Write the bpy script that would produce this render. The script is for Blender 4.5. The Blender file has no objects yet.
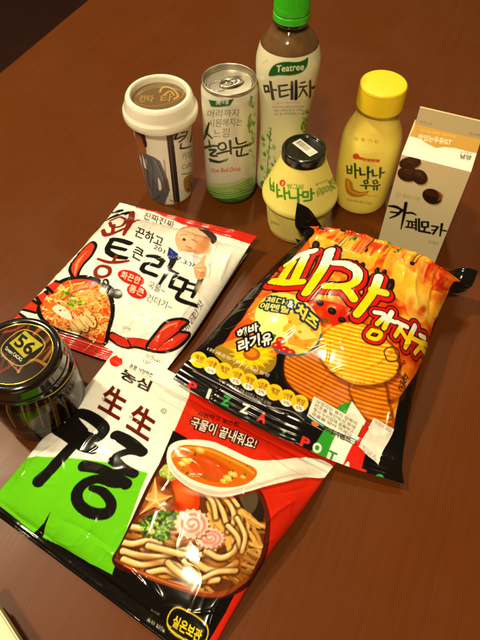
import bpy, bmesh, math, random
import numpy as np

random.seed(4)
rng = np.random.default_rng(7)
scene = bpy.context.scene
COL = scene.collection
R = math.radians

# ------------------------------------------------------------------ camera
F_PX, PITCH, CAM_H = 600.0, R(54.4), 0.45          # focal length in pixels of a 480 x 640 frame
cd = bpy.data.cameras.new('camera')
cam = bpy.data.objects.new('camera', cd)
COL.objects.link(cam)
cam.location = (0, 0, CAM_H)
cam.rotation_euler = (R(90) - PITCH, 0, 0)
cd.sensor_fit = 'VERTICAL'
cd.sensor_height = 36.0
cd.lens = 36.0 * F_PX / 640.0
cd.clip_start, cd.clip_end = 0.01, 60
cd.dof.use_dof = True
cd.dof.focus_distance = 0.47
cd.dof.aperture_fstop = 20
scene.camera = cam

# ------------------------------------------------------------------ light: a dim warm room with ceiling lamps
world = bpy.data.worlds.new('World')
scene.world = world
world.use_nodes = True
bg = world.node_tree.nodes['Background']
bg.inputs['Color'].default_value = (1.0, 0.72, 0.40, 1)
bg.inputs['Strength'].default_value = 0.09

def lamp(name, loc, aim, size, power, colour):
    l = bpy.data.lights.new(name, 'AREA')
    l.shape = 'DISK'; l.size = size; l.energy = power; l.color = colour
    o = bpy.data.objects.new(name, l); COL.objects.link(o)
    o.location = loc
    d = np.array(aim, float) - np.array(loc, float)
    import mathutils
    o.rotation_euler = mathutils.Vector(d).to_track_quat('-Z', 'Y').to_euler()
    return o

WARM = (1.0, 0.82, 0.52)
lamp('ceiling_lamp', (-1.02, 0.80, 1.70), (0, 0.3, 0), 0.14, 32, WARM)
lamp('ceiling_lamp', (-0.35, -0.75, 1.9), (0, 0.3, 0), 0.24, 38, WARM)
lamp('ceiling_lamp', (0.25, 1.75, 1.9), (0, 0.3, 0), 0.22, 17, WARM)

scene.view_settings.view_transform = 'Standard'
scene.view_settings.look = 'None'
scene.view_settings.exposure = 0.0
scene.view_settings.gamma = 1.0
scene.cycles.max_bounces = 8
scene.cycles.use_denoising = True

# ------------------------------------------------------------------ measuring: a photo pixel and a height give a place on the table
CS, SN = math.cos(PITCH), math.sin(PITCH)

def at(px, py, z=0.0):
    x = (px - 240) / F_PX; y = (320 - py) / F_PX
    d = np.array([x, CS + y * SN, -SN + y * CS])
    return np.array([0, 0, CAM_H]) + d * ((z - CAM_H) / d[2])

def sighted(P):
    """where points of a surface are seen in the photo (480 x 640)"""
    q = P - np.array([0, 0, CAM_H])
    D = q @ np.array([0, CS, -SN])
    return np.stack([240 + F_PX * q[..., 0] / D, 320 - F_PX * (q @ np.array([0, SN, CS])) / D], -1)

# ------------------------------------------------------------------ small tools
def lin(c):
    c = np.asarray(c, float) / 255.0
    return np.where(c <= 0.04045, c / 12.92, ((c + 0.055) / 1.055) ** 2.4)

def rgba(c):
    return (*[float(v) for v in lin(c)], 1.0)

def smoothstep(a, b, x):
    t = np.clip((x - a) / (b - a), 0, 1)
    return t * t * (3 - 2 * t)

def noise2(x, y, seed=0):
    r = np.random.default_rng(seed)
    T = r.random((64, 64))
    xi = np.floor(x).astype(int); yi = np.floor(y).astype(int)
    fx = x - xi; fy = y - yi
    fx = fx * fx * (3 - 2 * fx); fy = fy * fy * (3 - 2 * fy)
    g = lambda a, b: T[b % 64, a % 64]
    return ((g(xi, yi) * (1 - fx) + g(xi + 1, yi) * fx) * (1 - fy) +
            (g(xi, yi + 1) * (1 - fx) + g(xi + 1, yi + 1) * fx) * fy) * 2 - 1

def fbm(x, y, seed=0, oct=3):
    s = 0; a = 1.0
    for k in range(oct):
        s = s + a * noise2(x * 2 ** k, y * 2 ** k, seed + k); a *= 0.5
    return s / 1.75

def catmull(pts, n=8, closed=False):
    P = np.asarray(pts, float)
    if len(P) < 3 and not closed:
        return P
    out = []
    m = len(P)
    rngk = range(m if closed else m - 1)
    for k in rngk:
        if closed:
            a, b, c, d = P[(k - 1) % m], P[k], P[(k + 1) % m], P[(k + 2) % m]
        else:
            a, b, c, d = P[max(k - 1, 0)], P[k], P[k + 1], P[min(k + 2, m - 1)]
        for t in np.arange(n) / n:
            out.append(0.5 * (2 * b + (c - a) * t + (2 * a - 5 * b + 4 * c - d) * t * t + (3 * b - a - 3 * c + d) * t ** 3))
    if not closed:
        out.append(P[-1])
    return np.array(out)

def link(name, me, mat, parent=None, loc=(0, 0, 0)):
    o = bpy.data.objects.new(name, me)
    COL.objects.link(o)
    if mat is not None and len(me.materials) == 0:
        me.materials.append(mat)
    o.location = loc
    if parent is not None:
        o.parent = parent
    return o

def thing(name, label, cat, loc=(0, 0, 0)):
    o = bpy.data.objects.new(name, None)
    COL.objects.link(o)
    o.empty_display_size = 0.02
    o.location = loc
    o['label'] = label; o['category'] = cat
    return o

def tag(o, label, cat):
    o['label'] = label; o['category'] = cat
    return o

# ------------------------------------------------------------------ materials
def mat(name, colour=(200, 200, 200), rough=0.4, metal=0.0, coat=0.0, trans=0.0, ior=1.45, bump=0.0, bscale=200,
        spec=0.5, printed=False, vary=0.0, sss=0.0):
    m = bpy.data.materials.new(name); m.use_nodes = True
    nt = m.node_tree; b = nt.nodes['Principled BSDF']
    b.inputs['Roughness'].default_value = rough
    b.inputs['Metallic'].default_value = metal
    b.inputs['Coat Weight'].default_value = coat
    b.inputs['Coat Roughness'].default_value = 0.06
    b.inputs['Transmission Weight'].default_value = trans
    b.inputs['IOR'].default_value = ior
    b.inputs['Specular IOR Level'].default_value = spec
    if sss:
        b.inputs['Subsurface Weight'].default_value = sss
        b.inputs['Subsurface Radius'].default_value = (0.006, 0.004, 0.002)
        b.inputs['Subsurface Scale'].default_value = 1.0
    tc = nt.nodes.new('ShaderNodeTexCoord')
    nz = nt.nodes.new('ShaderNodeTexNoise'); nz.inputs['Scale'].default_value = bscale; nz.inputs['Detail'].default_value = 5
    nt.links.new(tc.outputs['Object'], nz.inputs['Vector'])
    if printed:
        at_ = nt.nodes.new('ShaderNodeAttribute'); at_.attribute_name = 'print'
        src = at_.outputs['Color']
    else:
        rgb = nt.nodes.new('ShaderNodeRGB'); rgb.outputs[0].default_value = rgba(colour)
        src = rgb.outputs[0]
    if vary:
        hs = nt.nodes.new('ShaderNodeHueSaturation')
        mr = nt.nodes.new('ShaderNodeMapRange')
        mr.inputs['To Min'].default_value = 1 - vary; mr.inputs['To Max'].default_value = 1 + vary
        nt.links.new(nz.outputs['Fac'], mr.inputs['Value'])
        nt.links.new(mr.outputs['Result'], hs.inputs['Value'])
        nt.links.new(src, hs.inputs['Color']); src = hs.outputs['Color']
    nt.links.new(src, b.inputs['Base Color'])
    # uneven gloss
    mr2 = nt.nodes.new('ShaderNodeMapRange')
    mr2.inputs['To Min'].default_value = rough * 0.75; mr2.inputs['To Max'].default_value = min(1, rough * 1.35)
    nz2 = nt.nodes.new('ShaderNodeTexNoise'); nz2.inputs['Scale'].default_value = 45; nz2.inputs['Detail'].default_value = 4
    nt.links.new(tc.outputs['Object'], nz2.inputs['Vector'])
    nt.links.new(nz2.outputs['Fac'], mr2.inputs['Value'])
    nt.links.new(mr2.outputs['Result'], b.inputs['Roughness'])
    if bump:
        bp = nt.nodes.new('ShaderNodeBump'); bp.inputs['Strength'].default_value = bump; bp.inputs['Distance'].default_value = 0.0006
        nt.links.new(nz.outputs['Fac'], bp.inputs['Height'])
        nt.links.new(bp.outputs['Normal'], b.inputs['Normal'])
    return m

# ------------------------------------------------------------------ printed sheets: a grid surface carrying its own flat artwork
_TEXT = {}
_TYPE = []
def text_tris(s, bold=0.0):
    key = (s, bold)
    if key not in _TEXT:
        if not _TYPE:
            c = bpy.data.curves.new('lettering', 'FONT'); o = bpy.data.objects.new('lettering', c)
            sc = bpy.data.scenes.new('type_setting'); sc.collection.objects.link(o)
            _TYPE.extend([c, o, sc])
        c, o, sc = _TYPE
        c.body = s; c.offset = bold; c.resolution_u = 4
        vl = sc.view_layers[0]; vl.update(); dg = vl.depsgraph
        ev = o.evaluated_get(dg); me = ev.to_mesh()
        me.calc_loop_triangles()
        V = np.array([v.co[:2] for v in me.vertices], float).reshape(-1, 2)
        Tt = np.array([t.vertices[:] for t in me.loop_triangles], int).reshape(-1, 3)
        ev.to_mesh_clear()
        lo, hi = V.min(0), V.max(0)
        _TEXT[key] = ((V - lo) / (hi - lo), Tt, (hi - lo))
    return _TEXT[key]

class Sheet:
    """P: (rows, cols, 3) smooth surface, rows run down and columns run right as seen from outside."""
    def __init__(self, P, wrap=False):
        self.P = P; self.wrap = wrap
        self.nv, self.nu = P.shape[:2]
        du = np.linalg.norm(np.diff(P, axis=1), axis=2).mean(0) * 1000; dv = np.linalg.norm(np.diff(P, axis=0), axis=2).mean(1) * 1000
        self.xs, self.ys = np.r_[0, np.cumsum(du)], np.r_[0, np.cumsum(dv)]  # column and row places on the flat sheet, mm
        self.dx, self.dy = float(np.median(du)), float(np.median(dv))
        self.aa = 0.5 * (self.dx + self.dy)
        self.C = np.zeros((self.nv, self.nu, 3)); self.C[:] = 230
        st = max(1, min(self.nu, self.nv) // 50)
        jj = np.arange(0, self.nv, st); ii = np.arange(0, self.nu, st)
        G = P[np.ix_(jj, ii)]
        S = sighted(G)
        gu = np.gradient(G, axis=1); gv = np.gradient(G, axis=0)
        N = np.cross(gv, gu)                                    # rows down x cols right -> outward
        view = np.array([0, 0, CAM_H]) - G
        face = (N * view).sum(-1) / (np.linalg.norm(N, axis=-1) * np.linalg.norm(view, axis=-1) + 1e-12)
        ok = face > 0.12
        Jx = np.stack([np.gradient(S[..., 0], axis=1) / st, np.gradient(S[..., 0], axis=0) / st], -1)
        Jy = np.stack([np.gradient(S[..., 1], axis=1) / st, np.gradient(S[..., 1], axis=0) / st], -1)
        J = np.stack([Jx, Jy], -2)[ok]
        A = np.stack([np.linalg.norm(gu, axis=-1), np.linalg.norm(gv, axis=-1)], -1).prod(-1)[ok] / st ** 2 * 1e6
        self.mid = float(np.median(np.sqrt(A / np.abs(np.linalg.det(J)).clip(1e-9))))       # mm of sheet per photo pixel
        JJ, II = np.meshgrid(jj, ii, indexing='ij')
        self.gs = S[ok]; self.gc = np.stack([II[ok], JJ[ok]], -1).astype(float); self.gi = np.linalg.inv(J + np.eye(2) * 1e-9)

    def cells(self, pts):
        """photo measurements -> sheet millimetres"""
        pts = np.asarray(pts, float).reshape(-1, 2)
        out = np.empty_like(pts)
        for a in range(0, len(pts), 400):
            p = pts[a:a + 400]
            k = ((p[:, None, :] - self.gs[None]) ** 2).sum(-1).argmin(1)
            out[a:a + 400] = self.gc[k] + np.einsum('nij,nj->ni', self.gi[k], p - self.gs[k])
        def place(k, a):
            n = len(a) - 1
            return np.interp(k, np.arange(n + 1), a) + np.minimum(k, 0) * (a[1] - a[0]) + np.maximum(k - n, 0) * (a[-1] - a[-2])
        return np.stack([place(out[:, 0], self.xs), place(out[:, 1], self.ys)], -1)

    def index(self, mm):
        return np.stack([np.interp(mm[..., 0], self.xs, np.arange(self.nu)), np.interp(mm[..., 1], self.ys, np.arange(self.nv))], -1)

    def mmpx(self, pts):
        a = self.cells(pts); p = np.asarray(pts, float).reshape(-1, 2)
        bx = self.cells(p + [1, 0]) - a; by = self.cells(p + [0, 1]) - a
        return np.clip(np.sqrt(np.abs(bx[:, 0] * by[:, 1] - bx[:, 1] * by[:, 0])), 0.7 * self.mid, 1.25 * self.mid)

    # ---- coverage masks, all in sheet millimetres
    def _box(self, lo, hi, pad):
        i0, i1 = np.searchsorted(self.xs, [lo[0] - pad, hi[0] + pad]); j0, j1 = np.searchsorted(self.ys, [lo[1] - pad, hi[1] + pad])
        i0, j0 = max(0, i0 - 1), max(0, j0 - 1); i1, j1 = min(self.nu, i1 + 1), min(self.nv, j1 + 1)
        return (i0, i1, j0, j1) if i1 > i0 + 1 and j1 > j0 + 1 else None

    def _grid(self, bx, ss=1):
        i0, i1, j0, j1 = bx
        o = (np.arange(ss) + 0.5) / ss - 0.5
        def fine(a, k0, k1):
            k = (np.arange(k0, k1)[:, None] + o).ravel()
            return np.interp(k, np.arange(len(a)), a)
        return np.meshgrid(fine(self.xs, i0, i1), fine(self.ys, j0, j1))

    def _blend(self, bx, cov, colour, alpha=1.0):
        i0, i1, j0, j1 = bx
        c = self.C[j0:j1, i0:i1]
        if callable(colour):
            X, Y = self._grid(bx); colour = colour(X, Y)
        a = (cov * alpha)[..., None]
        c[:] = c * (1 - a) + np.asarray(colour, float) * a

    def fill(self, colour):
        self._blend((0, self.nu, 0, self.nv), np.ones((self.nv, self.nu)), colour)

    def cov_poly(self, Q, clip=None):
        bx = self._box(Q.min(0), Q.max(0), self.aa)
        if bx is None: return None
        n = (bx[1] - bx[0]) * (bx[3] - bx[2])
        ss = 3 if n < 30000 else 2
        X, Y = self._grid(bx, ss)
        ins = np.zeros(X.shape, bool)
        m = len(Q)
        for k in range(m):
            x0, y0 = Q[k]; x1, y1 = Q[(k + 1) % m]
            if y0 == y1: continue
            c = (y0 > Y) != (y1 > Y)
            ins ^= c & (X < (x1 - x0) * (Y - y0) / (y1 - y0) + x0)
        cov = ins.reshape(bx[3] - bx[2], ss, bx[1] - bx[0], ss).mean((1, 3))
        return bx, cov

    def poly(self, pts, colour, smooth=False, alpha=1.0, mm=False):
        if smooth: pts = catmull(pts, 8, True)
        Q = np.asarray(pts, float) if mm else self.cells(pts)
        r = self.cov_poly(Q)
        if r: self._blend(r[0], r[1], colour, alpha)

    def ell(self, cx, cy, a, b, ang, colour, alpha=1.0, n=40):
        t = np.linspace(0, 2 * math.pi, n, endpoint=False); ca, sa = math.cos(R(ang)), math.sin(R(ang))
        x = a * np.cos(t); y = b * np.sin(t)
        self.poly(np.stack([cx + x * ca - y * sa, cy + x * sa + y * ca], -1), colour, alpha=alpha)

    def cov_stroke(self, pts, w, smooth=True, soft=None):
        P = np.asarray(pts, float)
        W = np.broadcast_to(np.asarray(w, float), (len(P),)) if np.ndim(w) == 0 or len(w) == len(P) else np.interp(np.linspace(0, 1, len(P)), np.linspace(0, 1, len(w)), w)
        A = np.column_stack([P, W])
        if smooth and len(A) > 2: A = catmull(A, 6)
        Q = self.cells(A[:, :2]); r = A[:, 2] / 2 * self.mmpx(A[:, :2])
        aa = self.aa if soft is None else soft * self.aa
        bx = self._box(Q.min(0), Q.max(0), r.max() + aa)
        if bx is None: return None
        X, Y = self._grid(bx)
        D = np.full(X.shape, 1e9)
        for k in range(len(Q) - 1):
            d = Q[k + 1] - Q[k]; L = d @ d + 1e-12
            t = np.clip(((X - Q[k, 0]) * d[0] + (Y - Q[k, 1]) * d[1]) / L, 0, 1)
            D = np.minimum(D, np.hypot(X - Q[k, 0] - t * d[0], Y - Q[k, 1] - t * d[1]) - (r[k] + (r[k + 1] - r[k]) * t))
        return bx, np.clip(0.5 - D / aa, 0, 1)

    def stroke(self, pts, w, colour, alpha=1.0, smooth=True, soft=None):
        r = self.cov_stroke(pts, w, smooth, soft)
        if r: self._blend(r[0], r[1], colour, alpha)

    def tube(self, pts, w, dark, base, light, alpha=1.0):
        """a rounded strand as a print of a food photo shows it: dark edge, body colour, pale ridge"""
        P = np.asarray(pts, float)
        A = np.column_stack([P, np.broadcast_to(np.asarray(w, float), (len(P),))])
        if len(A) > 2: A = catmull(A, 6)
        Q = self.cells(A[:, :2]); r = A[:, 2] / 2 * self.mmpx(A[:, :2])
        up = self.cells(A[:, :2] + [-0.35, -0.95]) - Q; up /= np.linalg.norm(up, axis=1, keepdims=True) + 1e-9
        bx = self._box(Q.min(0), Q.max(0), r.max() + self.aa)
        if bx is None: return
        X, Y = self._grid(bx); D = np.full(X.shape, 9.0); H = np.zeros(X.shape); cv = np.zeros(X.shape)
        for k in range(len(Q) - 1):
            d = Q[k + 1] - Q[k]; L = d @ d + 1e-12
            t = np.clip(((X - Q[k, 0]) * d[0] + (Y - Q[k, 1]) * d[1]) / L, 0, 1)
            ex, ey = X - Q[k, 0] - t * d[0], Y - Q[k, 1] - t * d[1]
            rr = r[k] + (r[k + 1] - r[k]) * t; q = np.hypot(ex, ey) / rr
            m = q < D
            D = np.where(m, q, D); H = np.where(m, (ex * up[k, 0] + ey * up[k, 1]) / rr, H)
            cv = np.maximum(cv, np.clip(0.5 - (q - 1) * rr / self.aa, 0, 1))
        t = np.clip(0.72 + 0.40 * H - 0.40 * np.clip(D, 0, 1) ** 3, 0, 1)[..., None]
        dark, base, light = (np.asarray(c, float) for c in (dark, base, light))
        colr = np.where(t < 0.5, dark + (base - dark) * t * 2, base + (light - base) * (t - 0.5) * 2)
        self._blend(bx, cv, colr, alpha)

    def glow(self, cx, cy, a, b, ang, colour, alpha):
        """soft round patch of printed colour"""
        for k in (1.0, 0.85, 0.7, 0.55, 0.4, 0.25):
            self.ell(cx, cy, a * k, b * k, ang, colour, alpha=alpha / 3.2, n=28)

    def loop(self, pts, w, colour, alpha=1.0):
        P = catmull(pts, 6, True); self.stroke(np.vstack([P, P[:1]]), w, colour, alpha, smooth=False)

    def brush(self, strokes, layers):
        """strokes: [(points, width)], layers: [(extra width, colour)] drawn one after the other"""
        for extra, colour in layers:
            for pts, w in strokes:
                self.stroke(pts, np.asarray(w) + extra, colour)

    def text(self, s, bl, br, up, colour, bold=0.0, outline=None, alpha=1.0):
        """lettering fitted into the parallelogram bl -> br (baseline) and bl -> bl + up"""
        V, T, dim = text_tris(s, bold)
        bl = np.array(bl, float); br = np.array(br, float); up = np.array(up, float)
        Q = self.cells(bl + V[:, :1] * (br - bl) + V[:, 1:] * up)
        pad = self.aa * 2
        ow = 0
        if outline:
            ow = outline[0] * float(self.mmpx([(bl + br) / 2])[0]); pad += ow
        bx = self._box(Q.min(0), Q.max(0), pad)
        if bx is None: return
        ss = 3
        X, Y = self._grid(bx, ss)
        M = np.zeros(X.shape, bool)
        xs, ys = X[0], Y[:, 0]
        for t in T:
            a, b, c = Q[t]
            lo = np.minimum(np.minimum(a, b), c); hi = np.maximum(np.maximum(a, b), c)
            i0, i1 = np.searchsorted(xs, [lo[0], hi[0]]); j0, j1 = np.searchsorted(ys, [lo[1], hi[1]])
            if i1 <= i0 or j1 <= j0: continue
            x = X[j0:j1, i0:i1]; y = Y[j0:j1, i0:i1]
            e = lambda p, q: (q[0] - p[0]) * (y - p[1]) - (q[1] - p[1]) * (x - p[0])
            e0, e1, e2 = e(a, b), e(b, c), e(c, a)
            M[j0:j1, i0:i1] |= ((e0 >= 0) & (e1 >= 0) & (e2 >= 0)) | ((e0 <= 0) & (e1 <= 0) & (e2 <= 0))
        red = lambda m: m.reshape(bx[3] - bx[2], ss, bx[1] - bx[0], ss).mean((1, 3))
        if outline:
            O = M.copy(); sx, sy = self.dx / ss, self.dy / ss
            nx, ny = int(ow / sx) + 1, int(ow / sy) + 1
            for i in range(-nx, nx + 1):
                for j in range(-ny, ny + 1):
                    if (i * sx) ** 2 + (j * sy) ** 2 <= ow * ow:
                        O |= np.roll(np.roll(M, j, 0), i, 1)
            self._blend(bx, red(O), outline[1], alpha)
        self._blend(bx, red(M), colour, alpha)

    def inside(self, pts, smooth=False):
        """full-size mask of a closed outline"""
        if smooth: pts = catmull(pts, 8, True)
        m = np.zeros((self.nv, self.nu)); r = self.cov_poly(self.cells(pts))
        if r: bx, c = r; m[bx[2]:bx[3], bx[0]:bx[1]] = c
        return m

    def keep(self, before, mask):
        """undo what was painted since `before` outside mask"""
        self.C = before * (1 - mask[..., None]) + self.C * mask[..., None]

    # ---- mesh
    def mesh(self, name, P=None, extra=None, origin=(0, 0, 0)):
        P = self.P if P is None else P
        nv, nu = self.nv, self.nu
        idx = np.arange(nv * nu).reshape(nv, nu)
        if self.wrap: idx = np.concatenate([idx, idx[:, :1]], 1)
        q = np.stack([idx[:-1, :-1], idx[1:, :-1], idx[1:, 1:], idx[:-1, 1:]], -1).reshape(-1, 4)
        V = P.reshape(-1, 3); colr = lin(np.clip(self.C, 0, 255)).reshape(-1, 3)
        if extra is not None:
            eV, eq, ec = extra
            q = np.vstack([q, eq + len(V)]); V = np.vstack([V, eV]); colr = np.vstack([colr, np.broadcast_to(lin(ec), (len(eV), 3))])
        me = bpy.data.meshes.new(name)
        me.vertices.add(len(V)); me.vertices.foreach_set('co', np.ascontiguousarray(V - np.array(origin), dtype=np.float32).ravel())
        me.loops.add(q.size); me.loops.foreach_set('vertex_index', q.astype(np.int32).ravel())
        me.polygons.add(len(q)); me.polygons.foreach_set('loop_start', np.arange(0, q.size, 4, dtype=np.int32))
        me.polygons.foreach_set('use_smooth', np.ones(len(q), bool))
        me.update(calc_edges=True)
        ca = me.color_attributes.new('print', 'FLOAT_COLOR', 'POINT')
        ca.data.foreach_set('color', np.column_stack([colr, np.ones(len(V))]).astype(np.float32).ravel())
        return me

# ------------------------------------------------------------------ turned bodies
def resample(prof, n):
    P = np.array(prof, float); L = np.r_[0, np.cumsum(np.linalg.norm(np.diff(P, axis=0), axis=1))]
    s = np.linspace(0, L[-1], n)
    return np.stack([np.interp(s, L, P[:, 0]), np.interp(s, L, P[:, 1])], -1)

def turned_grid(prof, cx, cy, nth, nz, smooth=False):
    """prof: (r mm, z mm) from the top down"""
    P = catmull(prof, 8) if smooth else np.array(prof, float)
    P = resample(P, nz) / 1000
    tow = np.array([-cx, -cy]); tow = tow / np.linalg.norm(tow); rt = np.array([-tow[1], tow[0]])
    th = np.linspace(-math.pi, math.pi, nth, endpoint=False)
    d = np.sin(th)[:, None] * rt + np.cos(th)[:, None] * tow
    G = np.empty((nz, nth, 3))
    G[..., 0] = cx + P[:, :1] * d[None, :, 0]; G[..., 1] = cy + P[:, :1] * d[None, :, 1]; G[..., 2] = P[:, 1:]
    return G

def lathe(name, prof, m, parent=None, n=72, ridges=0, ridge_mm=0.0, ridge_z=(0, 0), round_mm=0.0, origin=(0, 0, 0)):
    """prof: (r mm, z mm) from the top axis down to the bottom axis, centred on the parent"""
    P = np.array(prof, float)
    if round_mm: P = chamfer(P, round_mm)
    bm = bmesh.new(); rings = []
    for r, z in P:
        if r < 1e-6:
            rings.append([bm.verts.new((0, 0, z / 1000))])
        else:
            ring = []
            for k in range(n):
                rr = r
                if ridges and ridge_z[0] <= z <= ridge_z[1]:
                    rr = r + ridge_mm * (0.5 + 0.5 * math.cos(2 * math.pi * k * ridges / n))
                a = 2 * math.pi * k / n
                ring.append(bm.verts.new((rr * math.cos(a) / 1000, rr * math.sin(a) / 1000, z / 1000)))
            rings.append(ring)
    for a, b in zip(rings[:-1], rings[1:]):
        if len(a) == 1 and len(b) == 1: continue
        for k in range(n):
            k2 = (k + 1) % n
            if len(a) == 1: bm.faces.new((a[0], b[k], b[k2]))
            elif len(b) == 1: bm.faces.new((a[k], b[0], a[k2]))
            else: bm.faces.new((a[k], b[k], b[k2], a[k2]))
    me = bpy.data.meshes.new(name)
    for f in bm.faces: f.smooth = True
    bm.to_mesh(me); bm.free()
    return link(name, me, m, parent, origin)

def chamfer(P, d, n=4):
    """round the corners of a profile by d mm"""
    out = [P[0]]
    for k in range(1, len(P) - 1):
        a, b, c = P[k - 1], P[k], P[k + 1]
        la, lc = np.linalg.norm(a - b), np.linalg.norm(c - b)
        e = min(d, la * 0.45, lc * 0.45)
        p, q = b + (a - b) / (la + 1e-9) * e, b + (c - b) / (lc + 1e-9) * e
        for t in np.linspace(0, 1, n + 1):
            out.append((1 - t) ** 2 * p + 2 * t * (1 - t) * b + t * t * q)
    out.append(P[-1])
    return np.array(out)

def solid(name, bm, m, parent=None, loc=(0, 0, 0), smooth=False):
    me = bpy.data.meshes.new(name)
    bmesh.ops.recalc_face_normals(bm, faces=bm.faces[:])
    for f in bm.faces: f.smooth = smooth
    bm.to_mesh(me); bm.free()
    return link(name, me, m, parent, loc)

def prism(outline, z0, z1, bevel=0.0, seg=2):
    bm = bmesh.new()
    a = [bm.verts.new((*p, z0)) for p in outline]
    b = [bm.verts.new((*p, z1)) for p in outline]
    bm.faces.new(a[::-1]); bm.faces.new(b)
    n = len(a)
    for k in range(n):
        bm.faces.new((a[k], a[(k + 1) % n], b[(k + 1) % n], b[k]))
    if bevel:
        bmesh.ops.bevel(bm, geom=bm.edges[:], offset=bevel, segments=seg, affect='EDGES')
    return bm

# ================================================================== the table and what lies beyond its edge
def wood():
    m = bpy.data.materials.new('red_brown_laminate'); m.use_nodes = True
    nt = m.node_tree; b = nt.nodes['Principled BSDF']; N = nt.nodes.new; Lk = nt.links.new
    tc = N('ShaderNodeTexCoord'); mp = N('ShaderNodeMapping')
    mp.inputs['Rotation'].default_value = (0, 0, R(24.6))
    Lk(tc.outputs['Object'], mp.inputs['Vector'])
    def streak(scale, sx, sy, det):
        q = N('ShaderNodeMapping'); q.inputs['Scale'].default_value = (sx, sy, 1); Lk(mp.outputs[0], q.inputs['Vector'])
        n = N('ShaderNodeTexNoise'); n.inputs['Scale'].default_value = scale; n.inputs['Detail'].default_value = det
        n.inputs['Roughness'].default_value = 0.6; n.inputs['Distortion'].default_value = 0.25
        Lk(q.outputs[0], n.inputs['Vector']); return n
    a = streak(10, 26, 1.0, 6); fine = streak(60, 16, 0.5, 3); big = streak(3, 3, 1, 3)
    mx = N('ShaderNodeMath'); mx.operation = 'MULTIPLY_ADD'; mx.inputs[1].default_value = 0.45
    Lk(a.outputs['Fac'], mx.inputs[0])
    m2 = N('ShaderNodeMath'); m2.operation = 'MULTIPLY'; m2.inputs[1].default_value = 0.25; Lk(fine.outputs['Fac'], m2.inputs[0]); Lk(m2.outputs[0], mx.inputs[2])
    m3 = N('ShaderNodeMath'); m3.operation = 'MULTIPLY_ADD'; m3.inputs[1].default_value = 0.2; Lk(big.outputs['Fac'], m3.inputs[0]); Lk(mx.outputs[0], m3.inputs[2])
    cr = N('ShaderNodeValToRGB'); e = cr.color_ramp.elements
    e[0].position = 0.24; e[0].color = (0.088, 0.0205, 0.0016, 1)
    e[1].position = 0.78; e[1].color = (0.134, 0.0335, 0.0030, 1)
    x = e.new(0.5); x.color = (0.110, 0.0265, 0.0022, 1)
    Lk(m3.outputs[0], cr.inputs[0]); Lk(cr.outputs[0], b.inputs['Base Color'])
    mr = N('ShaderNodeMapRange'); mr.inputs['To Min'].default_value = 0.30; mr.inputs['To Max'].default_value = 0.44
    smear = N('ShaderNodeTexNoise'); smear.inputs['Scale'].default_value = 9; smear.inputs['Detail'].default_value = 6; smear.inputs['Distortion'].default_value = 1.2
    Lk(tc.outputs['Object'], smear.inputs['Vector']); mr.inputs['From Min'].default_value = 0.3; mr.inputs['From Max'].default_value = 0.7
    Lk(smear.outputs['Fac'], mr.inputs['Value']); Lk(mr.outputs[0], b.inputs['Roughness'])
    bp = N('ShaderNodeBump'); bp.inputs['Strength'].default_value = 0.12; bp.inputs['Distance'].default_value = 0.0004
    Lk(fine.outputs['Fac'], bp.inputs['Height']); Lk(bp.outputs[0], b.inputs['Normal'])
    b.inputs['Specular IOR Level'].default_value = 0.25
    return m

M_WOOD = wood()
ed = np.array([0.417, 0.909]); en = np.array([0.909, -0.417])          # along the table's left edge, and inwards
e0 = at(42, 36)[:2]
c0, c1 = e0 - ed * 1.3, e0 + ed * 0.9
tab = solid('table', prism([tuple(c0), tuple(c0 + en * 1.5), tuple(c1 + en * 1.5), tuple(c1)], -0.032, 0.0, 0.004, 3), M_WOOD)
tag(tab, 'red brown wood grain table top that everything stands on', 'table')
M_FLOOR = mat('dark_floor', (52, 20, 11), 0.6, vary=0.3, bscale=9, bump=0.1)
fl = solid('floor', prism([(-4, -3), (4, -3), (4, 5), (-4, 5)], -0.78, -0.74), M_FLOOR)
fl['kind'] = 'structure'

# pale box whose corner just enters the picture at the bottom left
q0 = at(0, 612, 0.02)[:2]; q1 = at(19, 642, 0.02)[:2]
d = (q1 - q0) / np.linalg.norm(q1 - q0); nrm = np.array([-d[1], d[0]])
if nrm[0] > 0: nrm = -nrm
o0 = q0 - d * 0.012
bx = thing('cardboard_box', 'pale cream box corner cut off by the bottom left of the photo', 'box', (*(o0 + nrm * 0.03), 0))
oc = np.array([*(o0 + nrm * 0.03)])
out = [o0 - oc, o0 + d * 0.11 - oc, o0 + d * 0.11 + nrm * 0.06 - oc, o0 + nrm * 0.06 - oc]
M_CREAM = mat('cream_card', (225, 205, 160), 0.45, vary=0.06, bscale=60, bump=0.05)
solid('box_body', prism([tuple(p) for p in out], 0.0005, 0.017, 0.002, 3), M_CREAM, bx)
ctr = (out[0] + out[2]) / 2
solid('box_lid', prism([tuple(ctr + (p - ctr) * 1.03) for p in out], 0.0172, 0.022, 0.0012, 3), mat('clear_plastic_lid', (235, 220, 185), 0.2, coat=0.5), bx)

# ================================================================== film packets
def spaced(n, a, b, dens=3.0, wid=0.05):
    """n samples of 0..1, closer together where the film bends at a and b"""
    t = np.linspace(0, 1, 4000)
    rho = 1 + dens * (np.exp(-np.abs(t - a) / wid) + np.exp(-np.abs(t - b) / wid))
    c = np.cumsum(rho); c = (c - c[0]) / (c[-1] - c[0])
    return np.interp(np.linspace(0, 1, n), c, t)

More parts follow.
